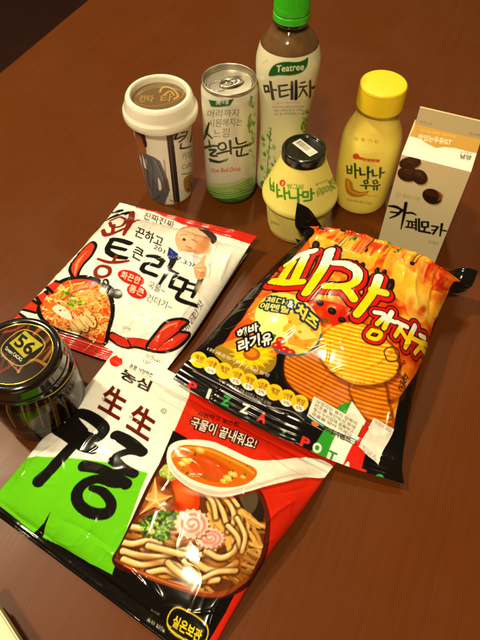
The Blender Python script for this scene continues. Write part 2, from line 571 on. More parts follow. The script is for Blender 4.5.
def bag_grid(Lp, Rp, vs, s1, s2, T, nu, nv, pu=2.4, ku=0.6, kt=0.55, kb=0.8, sag=(0, 0)):
    vs = np.array(vs); v = spaced(nv, s1 + 0.01, 1 - s2 - 0.01, 1.6, 0.04); u = spaced(nu, 0, 1, 3.0, 0.03)
    def edge(pts):
        P = np.array([at(*p) for p in pts]); Q = catmull(P, 12)
        s = np.interp(np.linspace(0, 1, len(Q)), np.linspace(0, 1, len(vs)), vs)
        return np.stack([np.interp(v, s, Q[:, k]) for k in range(3)], -1)
    E0, E1 = edge(Lp), edge(Rp)
    w = np.clip((v - s1) / (1 - s1 - s2), 0, 1)
    b = np.clip(np.sin(math.pi * w), 0, 1) ** (kt + (kb - kt) * w)
    b[(v <= s1) | (v >= 1 - s2)] = 0
    fu = np.clip(1 - np.abs(2 * u - 1) ** pu, 0, 1) ** ku
    # film turns over the side edge: more samples on the steep part
    P = E0[:, None, :] * (1 - u)[None, :, None] + E1[:, None, :] * u[None, :, None]
    f = b[:, None] * fu[None, :]
    P[..., 2] += T * f
    if sag[0]:                                                      # the lower seal bows outwards between its corners
        g = (smoothstep(0.78, 1.0, v)[:, None] * (4 * u * (1 - u))[None, :])
        dirv = P[-1] - P[int(nv * 0.85)]; dirv[:, 2] = 0; dirv /= np.linalg.norm(dirv, axis=1, keepdims=True)
        P = P + dirv[None] * g[..., None] * sag[0]
        P[..., 2] += g * sag[1]
    return P, f, u, v

def normals(P):
    N = np.cross(np.gradient(P, axis=0), np.gradient(P, axis=1))
    return N / (np.linalg.norm(N, axis=-1, keepdims=True) + 1e-12)

def crumple(P, f, u, v, s1, s2, seed, amp=1.0, crimp=34, seal_wave=0.0015, sheet=None, lines=()):
    U, V = np.meshgrid(u, v)
    N = normals(P)
    body = np.clip(f * 3, 0, 1)
    d1 = np.clip(V - s1, 0, 1); d2 = np.clip(1 - s2 - V, 0, 1)
    h = np.zeros_like(U)
    wob = 0.05 * noise2(U * 3, V * 4, seed + 9)
    for d, k in ((d1, 1), (d2, 2)):                                  # gathers running out of the seals
        r = fbm((U + wob) * 13, V * 2.2 + 7 * k, seed + k, 2)
        h += (1 - 2 * np.abs(r)) * 0.0016 * np.exp(-d / 0.10) * smoothstep(0, 0.02, d)
        r = fbm((U + wob) * 6, V * 2.0 + 3 * k, seed + 20 + k, 2)
        h += (1 - 2 * np.abs(r)) * 0.0013 * np.exp(-d / 0.2) * smoothstep(0, 0.03, d)
    h += fbm(U * 4 + V, V * 5 - U, seed + 30, 2) * 0.0013            # dents
    r = fbm(U * 5 + 0.8 * V, V * 6 + 0.5 * U, seed + 40, 2)
    h += np.exp(-(r / 0.05) ** 2) * 0.00055                          # sharp little creases
    r = fbm(U * 9 - 1.2 * V, V * 7 + 1.5 * U, seed + 50, 2)
    h += np.exp(-(r / 0.06) ** 2) * 0.00028
    side = np.exp(-np.minimum(U, 1 - U) / 0.07)
    h += side * fbm(U * 3, V * 17, seed + 60, 2) * 0.0016
    h *= 0.8 * amp * (0.25 + 0.75 * body)
    for pts, w, depth in lines:                                       # folds one can see in the film
        Qc = sheet.cells(catmull(pts, 6) if len(pts) > 2 else pts); ww = w * float(sheet.mmpx([pts[0]])[0])
        X, Y = np.meshgrid(sheet.xs, sheet.ys); D = np.full(X.shape, 1e9); tt = np.zeros(X.shape)
        for k in range(len(Qc) - 1):
            d = Qc[k + 1] - Qc[k]; t = np.clip(((X - Qc[k, 0]) * d[0] + (Y - Qc[k, 1]) * d[1]) / (d @ d + 1e-12), 0, 1)
            q = np.hypot(X - Qc[k, 0] - t * d[0], Y - Qc[k, 1] - t * d[1]); tt = np.where(q < D, (k + t) / (len(Qc) - 1), tt); D = np.minimum(D, q)
        h += depth * np.exp(-np.abs(D / ww) ** 1.3) * np.sin(math.pi * np.clip(tt, 0.04, 0.96)) ** 0.6
    out = P + N * h[..., None]
    s = ((V < s1) | (V > 1 - s2)).astype(float)
    out[..., 2] += s * (np.sin(V * crimp * 2 * math.pi / max(s1, s2) * 0.12) * 0.00018 + fbm(U * 7, V * 3, seed + 70, 2) * seal_wave)
    out[..., 2] = np.maximum(out[..., 2], 0.0008)
    return out

def back_of(P, f, floor_z=0.0006, nu=28, nv=40):
    """the underside of a packet, between its two seals"""
    rows = np.where(f.max(1) > 0)[0]
    jj = np.linspace(max(rows[0] - 1, 0), min(rows[-1] + 1, len(f) - 1), nv).astype(int); ii = np.linspace(0, P.shape[1] - 1, nu).astype(int)
    Q = P[np.ix_(jj, ii)].copy(); g = f[np.ix_(jj, ii)]
    e = np.minimum(Q[:, :1, 2], Q[:, -1:, 2])
    Q[..., 2] = np.maximum(e * (1 - np.clip(g * 1.5 + 0.08, 0, 1)), floor_z)
    idx = np.arange(nu * nv).reshape(nv, nu)
    q = np.stack([idx[:-1, :-1], idx[:-1, 1:], idx[1:, 1:], idx[1:, :-1]], -1).reshape(-1, 4)
    return Q.reshape(-1, 3), q

BLACK = (16, 13, 11); WHITE = (240, 238, 228)

def scatter(mask_pts, n, seed, size, cols, sheet, ang=None, aspect=0.5):
    r = np.random.default_rng(seed); P = np.array(mask_pts, float); lo, hi = P.min(0), P.max(0); k = 0
    def isin(x, y):
        c = False
        for a in range(len(P)):
            x0, y0 = P[a]; x1, y1 = P[(a + 1) % len(P)]
            if (y0 > y) != (y1 > y) and x < (x1 - x0) * (y - y0) / (y1 - y0) + x0: c = not c
        return c
    while k < n:
        x, y = r.uniform(lo, hi)
        if not isin(x, y): continue
        s = size * r.uniform(0.6, 1.4)
        sheet.ell(x, y, s, s * aspect * r.uniform(0.7, 1.3), r.uniform(0, 180) if ang is None else ang + r.normal() * 15,
                  cols[r.integers(len(cols))], alpha=r.uniform(0.7, 1), n=10)
        k += 1

def noodles(poly_pts, n, seed, length, width, cols, sheet, curl=0.5, ang=None):
    r = np.random.default_rng(seed); P = np.array(poly_pts, float); lo, hi = P.min(0), P.max(0)
    for _ in range(n):
        x, y = r.uniform(lo, hi); a = r.uniform(0, 2 * math.pi) if ang is None else R(ang) + r.normal() * 0.4
        pts = [(x, y)]
        for _ in range(4):
            a += r.normal() * curl; x += math.cos(a) * length / 4; y += math.sin(a) * length / 4 * 0.8; pts.append((x, y))
        c = np.array(cols[r.integers(len(cols))], float)
        sheet.tube(pts, width * r.uniform(0.8, 1.2), c * 0.42, c, np.minimum(c * 1.22 + 8, 252))

# ------------------------------------------------------------------ noodle packet in front: white, green, red and black
UL = [(118, 343, .005), (110, 357, .007), (76, 400, .013), (34, 450, .011), (-6, 498, .0045), (-14, 507, .0025)]
UR = [(337, 462, .003), (328, 473, .006), (301, 512, .012), (264, 562, .012), (209, 654, .005), (200, 668, .0025)]
P, f, u, v = bag_grid(UL, UR, [0, .06, .33, .63, .945, 1], .06, .055, 0.025, 540, 420, kt=0.95, kb=0.75)
S = Sheet(P)
S.fill(WHITE)
S.poly([(190, 392), (350, 462), (310, 540), (250, 640), (190, 660), (113, 574), (157, 470)], (208, 36, 14))
# dark lower part and the table side of the bowl
S.poly([(173, 431), (185, 437), (240, 490), (262, 520), (256, 560), (233, 598), (226, 612), (190, 665), (100, 640), (113, 573), (157, 470)], BLACK)
S.poly([(-40, 480), (0, 506), (35, 533), (60, 546), (113, 574), (200, 660), (120, 680), (-60, 540)], BLACK)
S.poly([(-30, 478), (8, 468), (22, 461), (42, 457), (71, 458), (105, 462), (148, 473), (113, 574), (60, 546), (34, 533), (0, 506), (-30, 490)], (98, 196, 22))
S.poly([(51, 511), (44, 523), (33, 533), (42, 538)], BLACK)
# ---- the bowl
bowl = [(160, 470), (185, 452), (215, 460), (250, 486), (264, 512), (263, 545), (250, 578), (228, 592), (205, 592), (174, 583), (147, 573), (118, 559), (124, 540), (140, 510)]
S.poly([(166, 455), (200, 458), (250, 480), (268, 510), (268, 548), (253, 582), (229, 597), (205, 598), (172, 588), (145, 578), (114, 564), (122, 540)], (58, 20, 10), smooth=True)
S.poly(bowl, (96, 48, 16), smooth=True)
before = S.C.copy()
S.poly([(225, 465), (258, 482), (264, 512), (258, 530), (238, 512), (226, 492)], (38, 28, 18), smooth=True)
S.poly([(236, 478), (250, 484), (258, 500), (250, 514), (240, 500)], (92, 78, 52), smooth=True, alpha=0.8)
S.poly([(167, 478), (185, 476), (199, 496), (196, 512), (176, 518), (170, 500)], (206, 52, 10), smooth=True)
S.poly([(176, 486), (190, 488), (194, 504), (180, 508)], (228, 82, 22), smooth=True, alpha=0.7)
noodles([(122, 526), (244, 520), (246, 584), (122, 560)], 46, 3, 60, 4.0, [(160, 104, 40), (132, 80, 26), (180, 126, 56)], S, 0.22, 14)
noodles([(208, 486), (236, 496), (250, 540), (226, 540)], 22, 33, 40, 4.6, [(206, 156, 76), (186, 128, 54)], S, 0.25, 62)
ND, NB, NL = (120, 66, 18), (216, 166, 84), (254, 240, 196)
for pts, w in [([(117, 531), (130, 527), (146, 530), (160, 536)], 7), ([(118, 541), (132, 544), (148, 541), (160, 545)], 7), ([(123, 551), (140, 556), (162, 557), (184, 550), (200, 548)], 7.4),
               ([(148, 546), (168, 551), (192, 556), (214, 551)], 7), ([(124, 559), (142, 565), (165, 562), (180, 567)], 6.5), ([(148, 573), (165, 570), (178, 575), (194, 582)], 6.5),
               ([(168, 563), (180, 573), (198, 581), (218, 580)], 7), ([(184, 561), (192, 570), (204, 581)], 6.5), ([(192, 559), (206, 569), (222, 571), (236, 563)], 7.4),
               ([(204, 578), (218, 572), (236, 571)], 6), ([(206, 551), (220, 558), (233, 553), (238, 544)], 6.5), ([(222, 496), (231, 506), (234, 520), (228, 532)], 5.5),
               ([(209, 492), (221, 508), (226, 522)], 5.5), ([(202, 489), (213, 503), (216, 518)], 5), ([(228, 526), (237, 536), (241, 548)], 5.5), ([(237, 518), (245, 536), (242, 552)], 5), ([(214, 488), (228, 494), (238, 506)], 4.6)]:
    w *= 0.86
    S.stroke(pts, w + 4, (52, 22, 6), alpha=0.6, soft=3); S.tube(pts, w, ND, NB, NL)
    S.stroke([(a + .3, b - w * .24) for a, b in pts[1:-1]] if len(pts) > 3 else [(a, b - w * .24) for a, b in pts[:2]], [.4, 1.1, .4] if len(pts) > 4 else 0.9, (255, 250, 226), alpha=.6, soft=2)
for x, y, a_, b_, g, c, al in ((214, 566, 16, 5, 10, (226, 150, 50), .3), (150, 560, 20, 5, 10, (130, 66, 14), .5), (236, 560, 8, 14, 20, (150, 80, 20), .5), (190, 545, 24, 4, 6, (120, 60, 14), .5), (128, 536, 10, 4, 0, (110, 56, 14), .4)):
    S.glow(x, y, a_, b_, g, c, al)
# green onion, cabbage, star mushroom
S.glow(182, 492, 14, 12, 30, (240, 104, 40), .6); S.glow(176, 506, 10, 6, 20, (150, 30, 6), .6)
S.ell(168, 473, 9, 8, 30, (176, 186, 92)); scatter([(158, 466), (178, 468), (176, 482), (162, 480)], 22, 5, 2.2, [(206, 212, 130), (140, 160, 50), (228, 226, 170), (98, 130, 32)], S)
S.poly([(140, 496), (148, 482), (160, 476), (172, 486), (175, 504), (166, 514), (150, 517), (139, 512)], (128, 58, 20), smooth=True)
S.poly([(139, 500), (146, 486), (156, 484), (170, 492), (172, 504), (150, 512)], (164, 86, 34), smooth=True, alpha=0.7)
star = [(155, 478), (159, 494), (172, 496), (162, 504), (168, 513), (155, 507), (140, 514), (149, 502), (138, 496), (151, 493)]
S.glow(166, 484, 8, 6, 0, (70, 26, 8), .7); S.glow(144, 492, 6, 8, 0, (180, 106, 50), .6)
S.poly([(a + 0.8, b + 1.4) for a, b in star], (84, 34, 10)); S.poly(star, (206, 136, 66)); S.glow(156, 497, 9, 7, 0, (232, 176, 104), .6)
for p in (star[0], star[2], star[4], star[6], star[8]): S.stroke([(156, 501), p], [2.4, 0.8], (246, 206, 140), alpha=0.8)
scatter([(140, 520), (158, 512), (178, 512), (182, 520), (172, 530), (165, 542), (150, 538), (140, 532)], 190, 6, 2.2, [(46, 112, 20), (24, 70, 10), (92, 160, 34), (140, 196, 60), (62, 130, 26), (18, 50, 8)], S)
scatter([(142, 520), (176, 513), (168, 530), (152, 534)], 26, 8, 1.5, [(190, 222, 110), (160, 205, 80)], S)
for (x, y, a, b) in ((210, 538, 14, 10), (192, 524, 17, 14.5)):
    t = np.linspace(0, 2 * math.pi, 120, endpoint=False); r = 1 + 0.07 * np.cos(t * 17)
    S.poly(np.stack([x + a * r * np.cos(t) + 1, y + b * r * np.sin(t) + 2], -1), (150, 92, 70))
    S.poly(np.stack([x + a * r * np.cos(t), y + b * r * np.sin(t)], -1), (236, 196, 172))
    S.glow(x - a * .1, y - b * .1, a * 0.9, b * 0.9, 0, (250, 236, 226), .9); S.glow(x, y + b * .5, a * 0.7, b * .35, 0, (214, 160, 140), .4)
    t = np.linspace(0.5, 4.4 * math.pi, 70); r = 0.10 + 0.7 * t / t[-1]
    S.stroke(np.stack([x + a * r * np.cos(t), y + b * r * np.sin(t)], -1), 2.8, (226, 120, 112), smooth=False, soft=2.5, alpha=0.85)
S.keep(before, S.inside(bowl, True))
S.stroke([(116, 559), (147, 575), (174, 585), (205, 594), (228, 592), (248, 578)], [2.5, 4.5, 5, 5, 5, 3], (140, 62, 24))
S.stroke([(125, 565), (155, 578), (185, 588), (212, 593)], 1.2, (206, 118, 60))
S.stroke([(252, 484), (266, 510), (266, 545), (251, 578)], [2, 4, 4, 3], (92, 26, 14))
# ---- the spoon
sp = [(167, 453), (172, 444), (185, 440), (209, 441), (233, 450), (255, 460), (276, 461), (300, 458), (320, 459), (333, 466), (331, 474), (322, 478), (302, 478), (286, 482),
      (268, 486), (247, 492), (222, 497), (196, 491), (177, 479), (168, 466)]
S.poly([(a + 2, b + 3) for a, b in sp], (120, 20, 10), smooth=True, alpha=0.5)
S.poly(sp, (240, 235, 220), smooth=True); S.glow(300, 474, 24, 6, -6, (200, 188, 170), .5); S.glow(205, 493, 26, 5, 8, (206, 190, 170), .5)
S.stroke([(169, 464), (180, 478), (198, 488), (222, 493), (247, 488), (268, 482), (286, 477), (310, 474)], [1, 3, 4, 4, 4, 3, 2, 1], (196, 180, 156), alpha=0.7)
soup = [(171, 456), (177, 448), (190, 445), (214, 449), (241, 461), (256, 470), (254, 479), (240, 486), (217, 487), (193, 480), (177, 469)]
S.poly(soup, (204, 104, 16), smooth=True)
b4 = S.C.copy()
S.poly([(186, 458), (205, 455), (228, 466), (236, 478), (214, 482), (196, 474)], (200, 66, 8), smooth=True, alpha=0.8)
S.stroke([(172, 457), (180, 450), (194, 448), (214, 452), (240, 464), (253, 473)], 3, (236, 166, 50), alpha=0.7)
for x, y, s in ((200, 450, 5), (186, 461, 5), (182, 464, 4), (228, 478, 5), (233, 474, 5), (190, 460, 3), (224, 481, 4), (243, 477, 3)):
    S.ell(x, y, s, s * 0.6, 20, (232, 178, 66)); S.ell(x, y - 0.5, s * 0.6, s * 0.3, 20, (246, 214, 130))
scatter(soup, 16, 12, 1.6, [(74, 84, 20), (110, 100, 30)], S)
S.keep(b4, S.inside(soup, True))
# ---- lettering
S.text('국물이 끝내줘요!', (189, 427), (254, 450), (4, -10.5), (245, 238, 225), 0.012, (1.3, (60, 8, 4)))
S.text('시원하고 얼큰한', (197, 416), (238, 428), (1.5, -5), (40, 6, 4), 0.015)
S.text('농심', (119, 379), (148, 393), (4.5, -10), (30, 24, 20), 0.035)
S.text('몸을 사랑하는', (129, 367), (152, 378), (1.2, -4), (70, 60, 54), 0.01)
S.ell(116, 362, 6.5, 5.5, 25, (214, 40, 20))
S.text('生', (97, 408), (119, 421), (11, -25), (92, 24, 14), 0.03)
S.text('生', (125, 427), (148, 442), (11, -25), (92, 24, 14), 0.03)
S.text('생', (101, 400), (104, 402), (1.4, -3.4), (120, 90, 80)); S.text('생', (128, 418), (131, 420), (1.4, -3.4), (120, 90, 80))
S.loop([(161, 411), (164, 409), (166, 411), (164, 414)], 0.7, (110, 100, 90)); S.text('R', (162.4, 412.3), (164.6, 412.9), (.3, -2.5), (110, 100, 90))
INK = (20, 18, 16)
for pts, w in [([(83, 432), (73, 422), (72, 415), (81, 413), (94, 419), (104, 429), (98, 438), (88, 436), (80, 430)], [7, 8, 7, 7, 8, 8, 7, 6, 5]),
               ([(55, 426), (68, 434), (84, 445), (94, 450)], [8, 9.5, 10, 7]), ([(77, 441), (66, 453), (54, 466), (39, 481)], [9, 9, 9, 10]),
               ([(116, 435), (124, 439), (133, 445), (142, 452)], [8, 9, 9, 8]), ([(141, 452), (130, 451), (118, 455), (113, 461)], [7, 6, 6, 7]),
               ([(114, 460), (122, 468), (134, 474)], [8, 8, 7]),
               ([(84, 466), (100, 469), (114, 476), (126, 484)], [9, 8, 8, 9]), ([(124, 484), (113, 484), (98, 479), (84, 484), (77, 494), (80, 505), (92, 513), (107, 513), (111, 503), (103, 492), (92, 488)], [6, 6, 7, 8, 9, 9, 9, 9, 8, 7, 5])]:
    S.stroke(pts, np.asarray(w) * 1.32, INK)
# storage notice
lab = [(177, 607), (207, 626), (199, 646), (168, 628)]
S.poly(lab, (20, 18, 10)); S.loop(np.repeat(lab, 1, 0), 1.4, (226, 200, 30))
S.text('실온보관', (171, 626), (199, 643), (4.5, -12), (236, 210, 40), 0.03)
S.text('중량 220g', (146, 622), (164, 633), (1.6, -5), (196, 190, 176)); S.text('조리예', (150, 611), (159, 616), (1, -3), (170, 160, 150))
FOLDS = [([(20, 480), (34, 462), (52, 446)], 2.4, .0016), ([(30, 484), (42, 470), (50, 462)], 2, -.0014), ([(8, 492), (24, 474), (30, 456)], 2.2, .0014), ([(100, 545), (128, 566), (150, 590)], 2.6, .0014), ([(60, 520), (84, 530), (110, 548)], 3, -.0010),
         ([(110, 360), (124, 372), (128, 392)], 2.4, .0012), ([(150, 380), (168, 396), (188, 404)], 2.4, .0010), ([(296, 500), (276, 512), (262, 528)], 2.2, .0012), ([(310, 486), (290, 492), (272, 494)], 2, -.0010), ([(200, 560), (204, 530), (196, 505)], 2.0, .0006), ([(130, 560), (150, 580), (164, 600)], 2, .0012), ([(206, 640), (214, 610), (232, 585)], 2.2, .0012), ([(60, 455), (64, 478), (56, 500)], 2.6, .0008)]
Q = crumple(P, f, u, v, .06, .055, 11, 1.0, seal_wave=0.0012, sheet=S, lines=FOLDS)
M_FILM = mat('glossy_printed_film', rough=0.14, coat=0.06, spec=0.32, printed=True, bump=0.025, bscale=260)
org = at(165, 490, 0)
ud = thing('noodle_packet', 'white, green and red udon noodle packet with a bowl and spoon picture, in front', 'noodle packet', org)
link('film_pouch', S.mesh('film_pouch', Q, (*back_of(P, f), (40, 36, 32)), org), M_FILM, ud)

# ------------------------------------------------------------------ white ramen packet behind
RL = [(120, 203, .009), (113, 212, .009), (85, 246, .012), (52, 282, .012), (18, 314, .006), (6, 326, .0025)]
RR = [(257, 236, .020), (247, 249, .016), (224, 287, .012), (193, 335, .010), (171, 364, .005), (160, 380, .0025)]
P, f, u, v = bag_grid(RL, RR, [0, .065, .35, .65, .93, 1], .065, .07, 0.024, 360, 470, kt=0.75, kb=0.8)
S = Sheet(P); S.fill(WHITE)
RED = (200, 36, 20); DRED = (132, 36, 22); ORG = (206, 96, 34)
S.poly([(130, 195), (270, 232), (262, 246), (250, 244), (222, 236), (205, 231), (190, 227), (168, 219), (149, 211), (136, 208)], RED)
S.stroke([(149, 211.5), (170, 220), (190, 228), (206, 232), (222, 237), (252, 248)], 1.6, (236, 226, 214))
# ---- noodle bowl in a brush outline
ob = [(38, 308), (46, 292), (60, 282), (78, 277), (94, 279), (105, 286), (111, 297), (113, 313), (109, 330), (103, 345), (80, 338), (50, 326)]
S.poly(ob, (214, 66, 22), smooth=True)
b4 = S.C.copy()
S.poly([(46, 308), (54, 292), (70, 284), (88, 284), (100, 294), (104, 312), (98, 332), (76, 332), (54, 322)], (216, 112, 36), smooth=True)
noodles([(46, 286), (104, 286), (108, 338), (50, 330)], 210, 21, 15, 1.7, [(232, 160, 80), (240, 186, 110), (222, 132, 54), (214, 96, 36)], S, 0.9)
S.poly([(82, 289), (98, 292), (104, 304), (98, 312), (86, 306)], (238, 186, 104), smooth=True, alpha=0.5)
scatter([(58, 292), (72, 286), (82, 290), (84, 304), (72, 308), (62, 298)], 70, 23, 2.0, [(150, 176, 40), (94, 140, 26), (196, 206, 80), (60, 110, 20), (214, 210, 110)], S)
S.stroke([(64, 300), (74, 292), (88, 288)], 2.2, (206, 60, 26)); S.stroke([(66, 303), (78, 296), (92, 292)], 1.4, (236, 150, 90))
S.poly([(53, 309), (60, 305), (70, 312), (72, 320), (62, 317)], (240, 226, 206), smooth=True)
for x, y, a in ((76, 326, 40), (83, 323, 30), (90, 319, 20)):
    S.ell(x + 1.2, y + 1.2, 10, 5.5, a + 40, (120, 70, 28)); S.ell(x, y, 9.5, 5, a + 40, (232, 196, 126)); S.stroke([(x - 4, y - 4), (x, y), (x + 4, y + 5)], 0.8, (160, 110, 50))
scatter([(48, 290), (100, 290), (106, 335), (60, 330)], 40, 27, 1.3, [(190, 40, 14), (160, 30, 10)], S)
S.keep(b4, S.inside(ob, True))
S.loop(ob, 4.2, INK)
# ---- flames and tentacles
fl_ = [(73, 277), (70, 268), (77, 256), (86, 246), (92, 242), (96, 246), (92, 255), (85, 263), (80, 270), (77, 277)]
S.poly(fl_, (206, 62, 30), smooth=True); S.stroke([(75, 274), (78, 262), (86, 252)], [1, 2.6, 1], (232, 140, 90)); S.loop(fl_, 2.4, INK)
for q in ([(46, 287), (55, 281), (62, 283), (53, 293)], [(36, 297), (44, 291), (48, 294), (41, 304)], [(22, 310), (32, 300), (38, 304), (36, 313)], [(10, 320), (19, 313), (28, 320), (18, 328)]):
    S.poly(q, (206, 48, 26)); S.stroke([q[0], q[3]], 2.2, INK); S.stroke([q[1], q[2]], 2.2, INK)
S.stroke([(112, 336), (124, 343), (135, 343), (150, 346)], [9, 12, 11, 12], INK); S.stroke([(113, 336), (124, 342), (135, 342), (150, 345)], [6, 9, 8, 9], (204, 46, 26))
S.stroke([(128, 340), (131, 345)], 1.4, INK)
cl = [(147, 346), (156, 333), (166, 322), (179, 319), (188, 322), (180, 331), (190, 334), (180, 346), (166, 352), (152, 351)]
S.poly(cl, (208, 50, 28), smooth=True); S.loop(cl, 2.8, INK); S.stroke([(180, 331), (172, 337), (165, 343)], [2.4, 1.5, 0.5], INK); S.stroke([(160, 332), (168, 326), (177, 323)], [0.8, 2, 0.8], (236, 150, 110))
# ---- brush title
for pts, w in [([(107, 220), (117, 216), (133, 212)], [3, 5, 2.5]), ([(113, 213), (122, 211)], 3), ([(112, 240), (120, 241), (130, 244)], [4, 5, 5]), ([(111, 247), (125, 250)], 4), ([(113, 240), (108, 247), (108, 252)], 4.5), ([(108, 252), (115, 256), (126, 258)], [5, 5.5, 4]),
               ([(148, 256), (156, 257), (163, 261)], [4, 5, 4.5]), ([(163, 261), (159, 267)], 4.2), ([(159, 267), (150, 264), (145, 264)], 4), ([(145, 264), (142, 269), (145, 272)], 4.4), ([(145, 272), (156, 276)], [4.5, 4]),
               ([(174, 259), (168, 271), (160, 284)], [5.5, 4.6, 3]), ([(169, 270), (178, 274)], [3.6, 2.5]),
               ([(175, 277), (187, 281), (182, 291), (170, 287), (175, 276)], 4), ([(201, 278), (197, 288), (192, 297)], [5, 4.4, 3.4]), ([(188, 283), (197, 286)], 3), ([(186, 289), (195, 292)], 3), ([(180, 292), (177, 298), (184, 302), (196, 306)], [4, 4.6, 4.8, 4])]:
    S.stroke(pts, w, INK, smooth=len(pts) > 2 and pts[0] != (175, 277))
for pts, w in [([(111, 221), (120, 218), (126, 221), (122, 227), (113, 228), (110, 223)], 2.8), ([(103, 230), (106, 236), (115, 234), (124, 230)], [3, 4, 4, 3]), ([(114, 226), (113, 233)], 3), ([(132, 214), (130, 224), (124, 236)], [5, 5, 2.5]), ([(129, 225), (139, 221)], [4, 2.5]),
               ([(98, 259), (108, 262), (118, 262), (128, 261)], [2.5, 3.5, 4, 3]), ([(116, 256), (113, 262)], 3)]:
    S.stroke(pts, w, DRED)
S.loop([(96, 270), (101, 266), (109, 268), (109, 274), (102, 277), (96, 275)], 3.6, DRED)
S.text('진짜진짜', (143, 219), (173, 229), (2, -7), (60, 44, 36), 0.01)
S.text('끈하고', (134, 237), (161, 248), (3.6, -9.5), INK, 0.02)
S.text('큰', (131, 257), (141, 262), (4, -11), INK, 0.02)
for x, y, a, s in ((131, 278, 14, '화끈한'), (137, 292, 10.5, '통큰')):
    S.ell(x, y, a, 6.8, 22, (188, 36, 22)); k = a * 0.72
    S.text(s, (x - k - 1, y - 0.5), (x + k - 2, y + 0.5 + k * 0.62), (2.5, -7), (246, 226, 210), 0.015)
S.text('국물~', (147, 288), (164, 295), (2.4, -7), (44, 38, 36), 0.0); S.text('건더기~', (146, 301), (171, 311), (2.4, -7), (44, 38, 36), 0.0)
S.loop([(104, 280), (107, 280), (108, 284), (105, 285), (103, 283)], 2.2, INK); S.stroke([(108, 285), (113, 289)], 2.2, INK); S.ell(117, 294, 6, 5, 20, (44, 42, 40)); S.ell(118, 293, 3, 2.2, 20, (104, 104, 96)); S.stroke([(110, 287), (114, 296)], 2, INK)
S.text('조리예', (122, 328), (130, 331), (.8, -3), (120, 110, 100))
S.text('매콤', (186, 334), (196, 318), (-4, -6), (60, 44, 40)); S.text('한맛', (195, 320), (204, 304), (-4, -5), (60, 44, 40))
# ---- printed portrait of a boy with a bow tie, and his raised hand
SK = (232, 176, 136)
S.poly([(175, 240), (178, 232), (188, 227), (203, 230), (211, 236), (209, 247), (201, 254), (188, 255), (179, 251)], SK, smooth=True)
face = S.C.copy()
S.glow(186, 236, 9, 6, 10, (240, 200, 156), .8); S.glow(203, 248, 9, 7, 20, (190, 118, 70), .8); S.glow(192, 252, 9, 3, 14, (176, 110, 66), .6); S.glow(206, 241, 4, 6, 20, (206, 130, 84), .8)
S.ell(184, 240.5, 1.7, 1.4, 20, (70, 30, 24)); S.stroke([(180, 236), (187, 236)], 0.9, (110, 66, 40), alpha=.7); S.stroke([(192, 241), (197, 243)], 1.0, (90, 52, 34), alpha=.8); S.stroke([(186, 247), (191, 249)], 1.0, (150, 70, 50), alpha=.8)
S.poly([(198, 228), (206, 229), (214, 234), (217, 240), (212, 245), (209, 238), (203, 233)], (58, 44, 42), smooth=True); S.stroke([(180, 229), (192, 226.5), (204, 229)], 1.6, (120, 84, 60), alpha=.8)
S.ell(190, 256, 13, 3, 14, (226, 220, 226)); S.glow(196, 257, 8, 2, 14, (186, 180, 196), .5)
S.poly([(169, 247), (173, 250), (178, 254), (178, 260), (173, 257), (170, 261), (167, 256)], (28, 46, 130)); S.stroke([(171, 251), (173, 257)], .8, (70, 90, 180))
S.text('2011.07.30까지', (153, 249), (205, 275), (2, -5), (40, 40, 50), 0.01)
S.poly([(194, 268), (200, 261), (203, 256), (206.5, 256), (204.5, 263), (207, 269), (204, 278), (196, 279)], SK, smooth=True); S.glow(199, 268, 4, 5, 20, (240, 196, 150), .7); S.glow(203, 275, 4, 4, 20, (190, 124, 80), .6); S.stroke([(197, 268), (205, 267.5)], 0.7, (170, 104, 66)); S.stroke([(197, 272), (204, 272.5)], 0.7, (170, 104, 66))
S.glow(199, 287, 4.5, 8, 14, (226, 206, 176), .8)
# ---- bottom
S.poly([(-10, 318), (26, 326), (60, 333), (88, 341), (103, 346), (117, 354), (120, 380), (60, 400), (-30, 350)], RED)
S.stroke([(30, 330), (70, 338), (104, 349)], 1, (236, 120, 100)); S.stroke([(30, 334), (70, 342), (104, 354)], 0.8, (150, 16, 8))
S.text('120g', (143, 364), (153, 368), (.8, -4.5), (70, 66, 62)); S.text('(515kcal)', (146, 358), (160, 364), (.8, -4), (70, 66, 62))
FOLDS = [([(196, 246), (192, 262), (196, 282)], 2, .0012), ([(222, 240), (214, 256), (210, 276)], 2.4, -.0012), ([(236, 248), (226, 262), (220, 280)], 2, .0014), ([(130, 350), (140, 336), (160, 328)], 2.4, .0012), ([(150, 366), (158, 350), (172, 338)], 2.2, -.0012), ([(118, 345), (122, 330), (136, 318)], 2, .0010), ([(150, 214), (152, 224), (146, 234)], 2, .0010), ([(196, 300), (184, 312), (176, 330)], 2.2, .0010), ([(56, 300), (70, 308), (76, 322)], 2, .0008)]
Q = crumple(P, f, u, v, .065, .07, 31, 1.1, seal_wave=0.002, sheet=S, lines=FOLDS)
org = at(130, 290, 0)
rm = thing('noodle_packet', 'white ramen packet with black brush lettering and red top seal, behind the chocolate jar', 'noodle packet', org)
link('film_pouch', S.mesh('film_pouch', Q, (*back_of(P, f), (200, 190, 180)), org), M_FILM, rm)

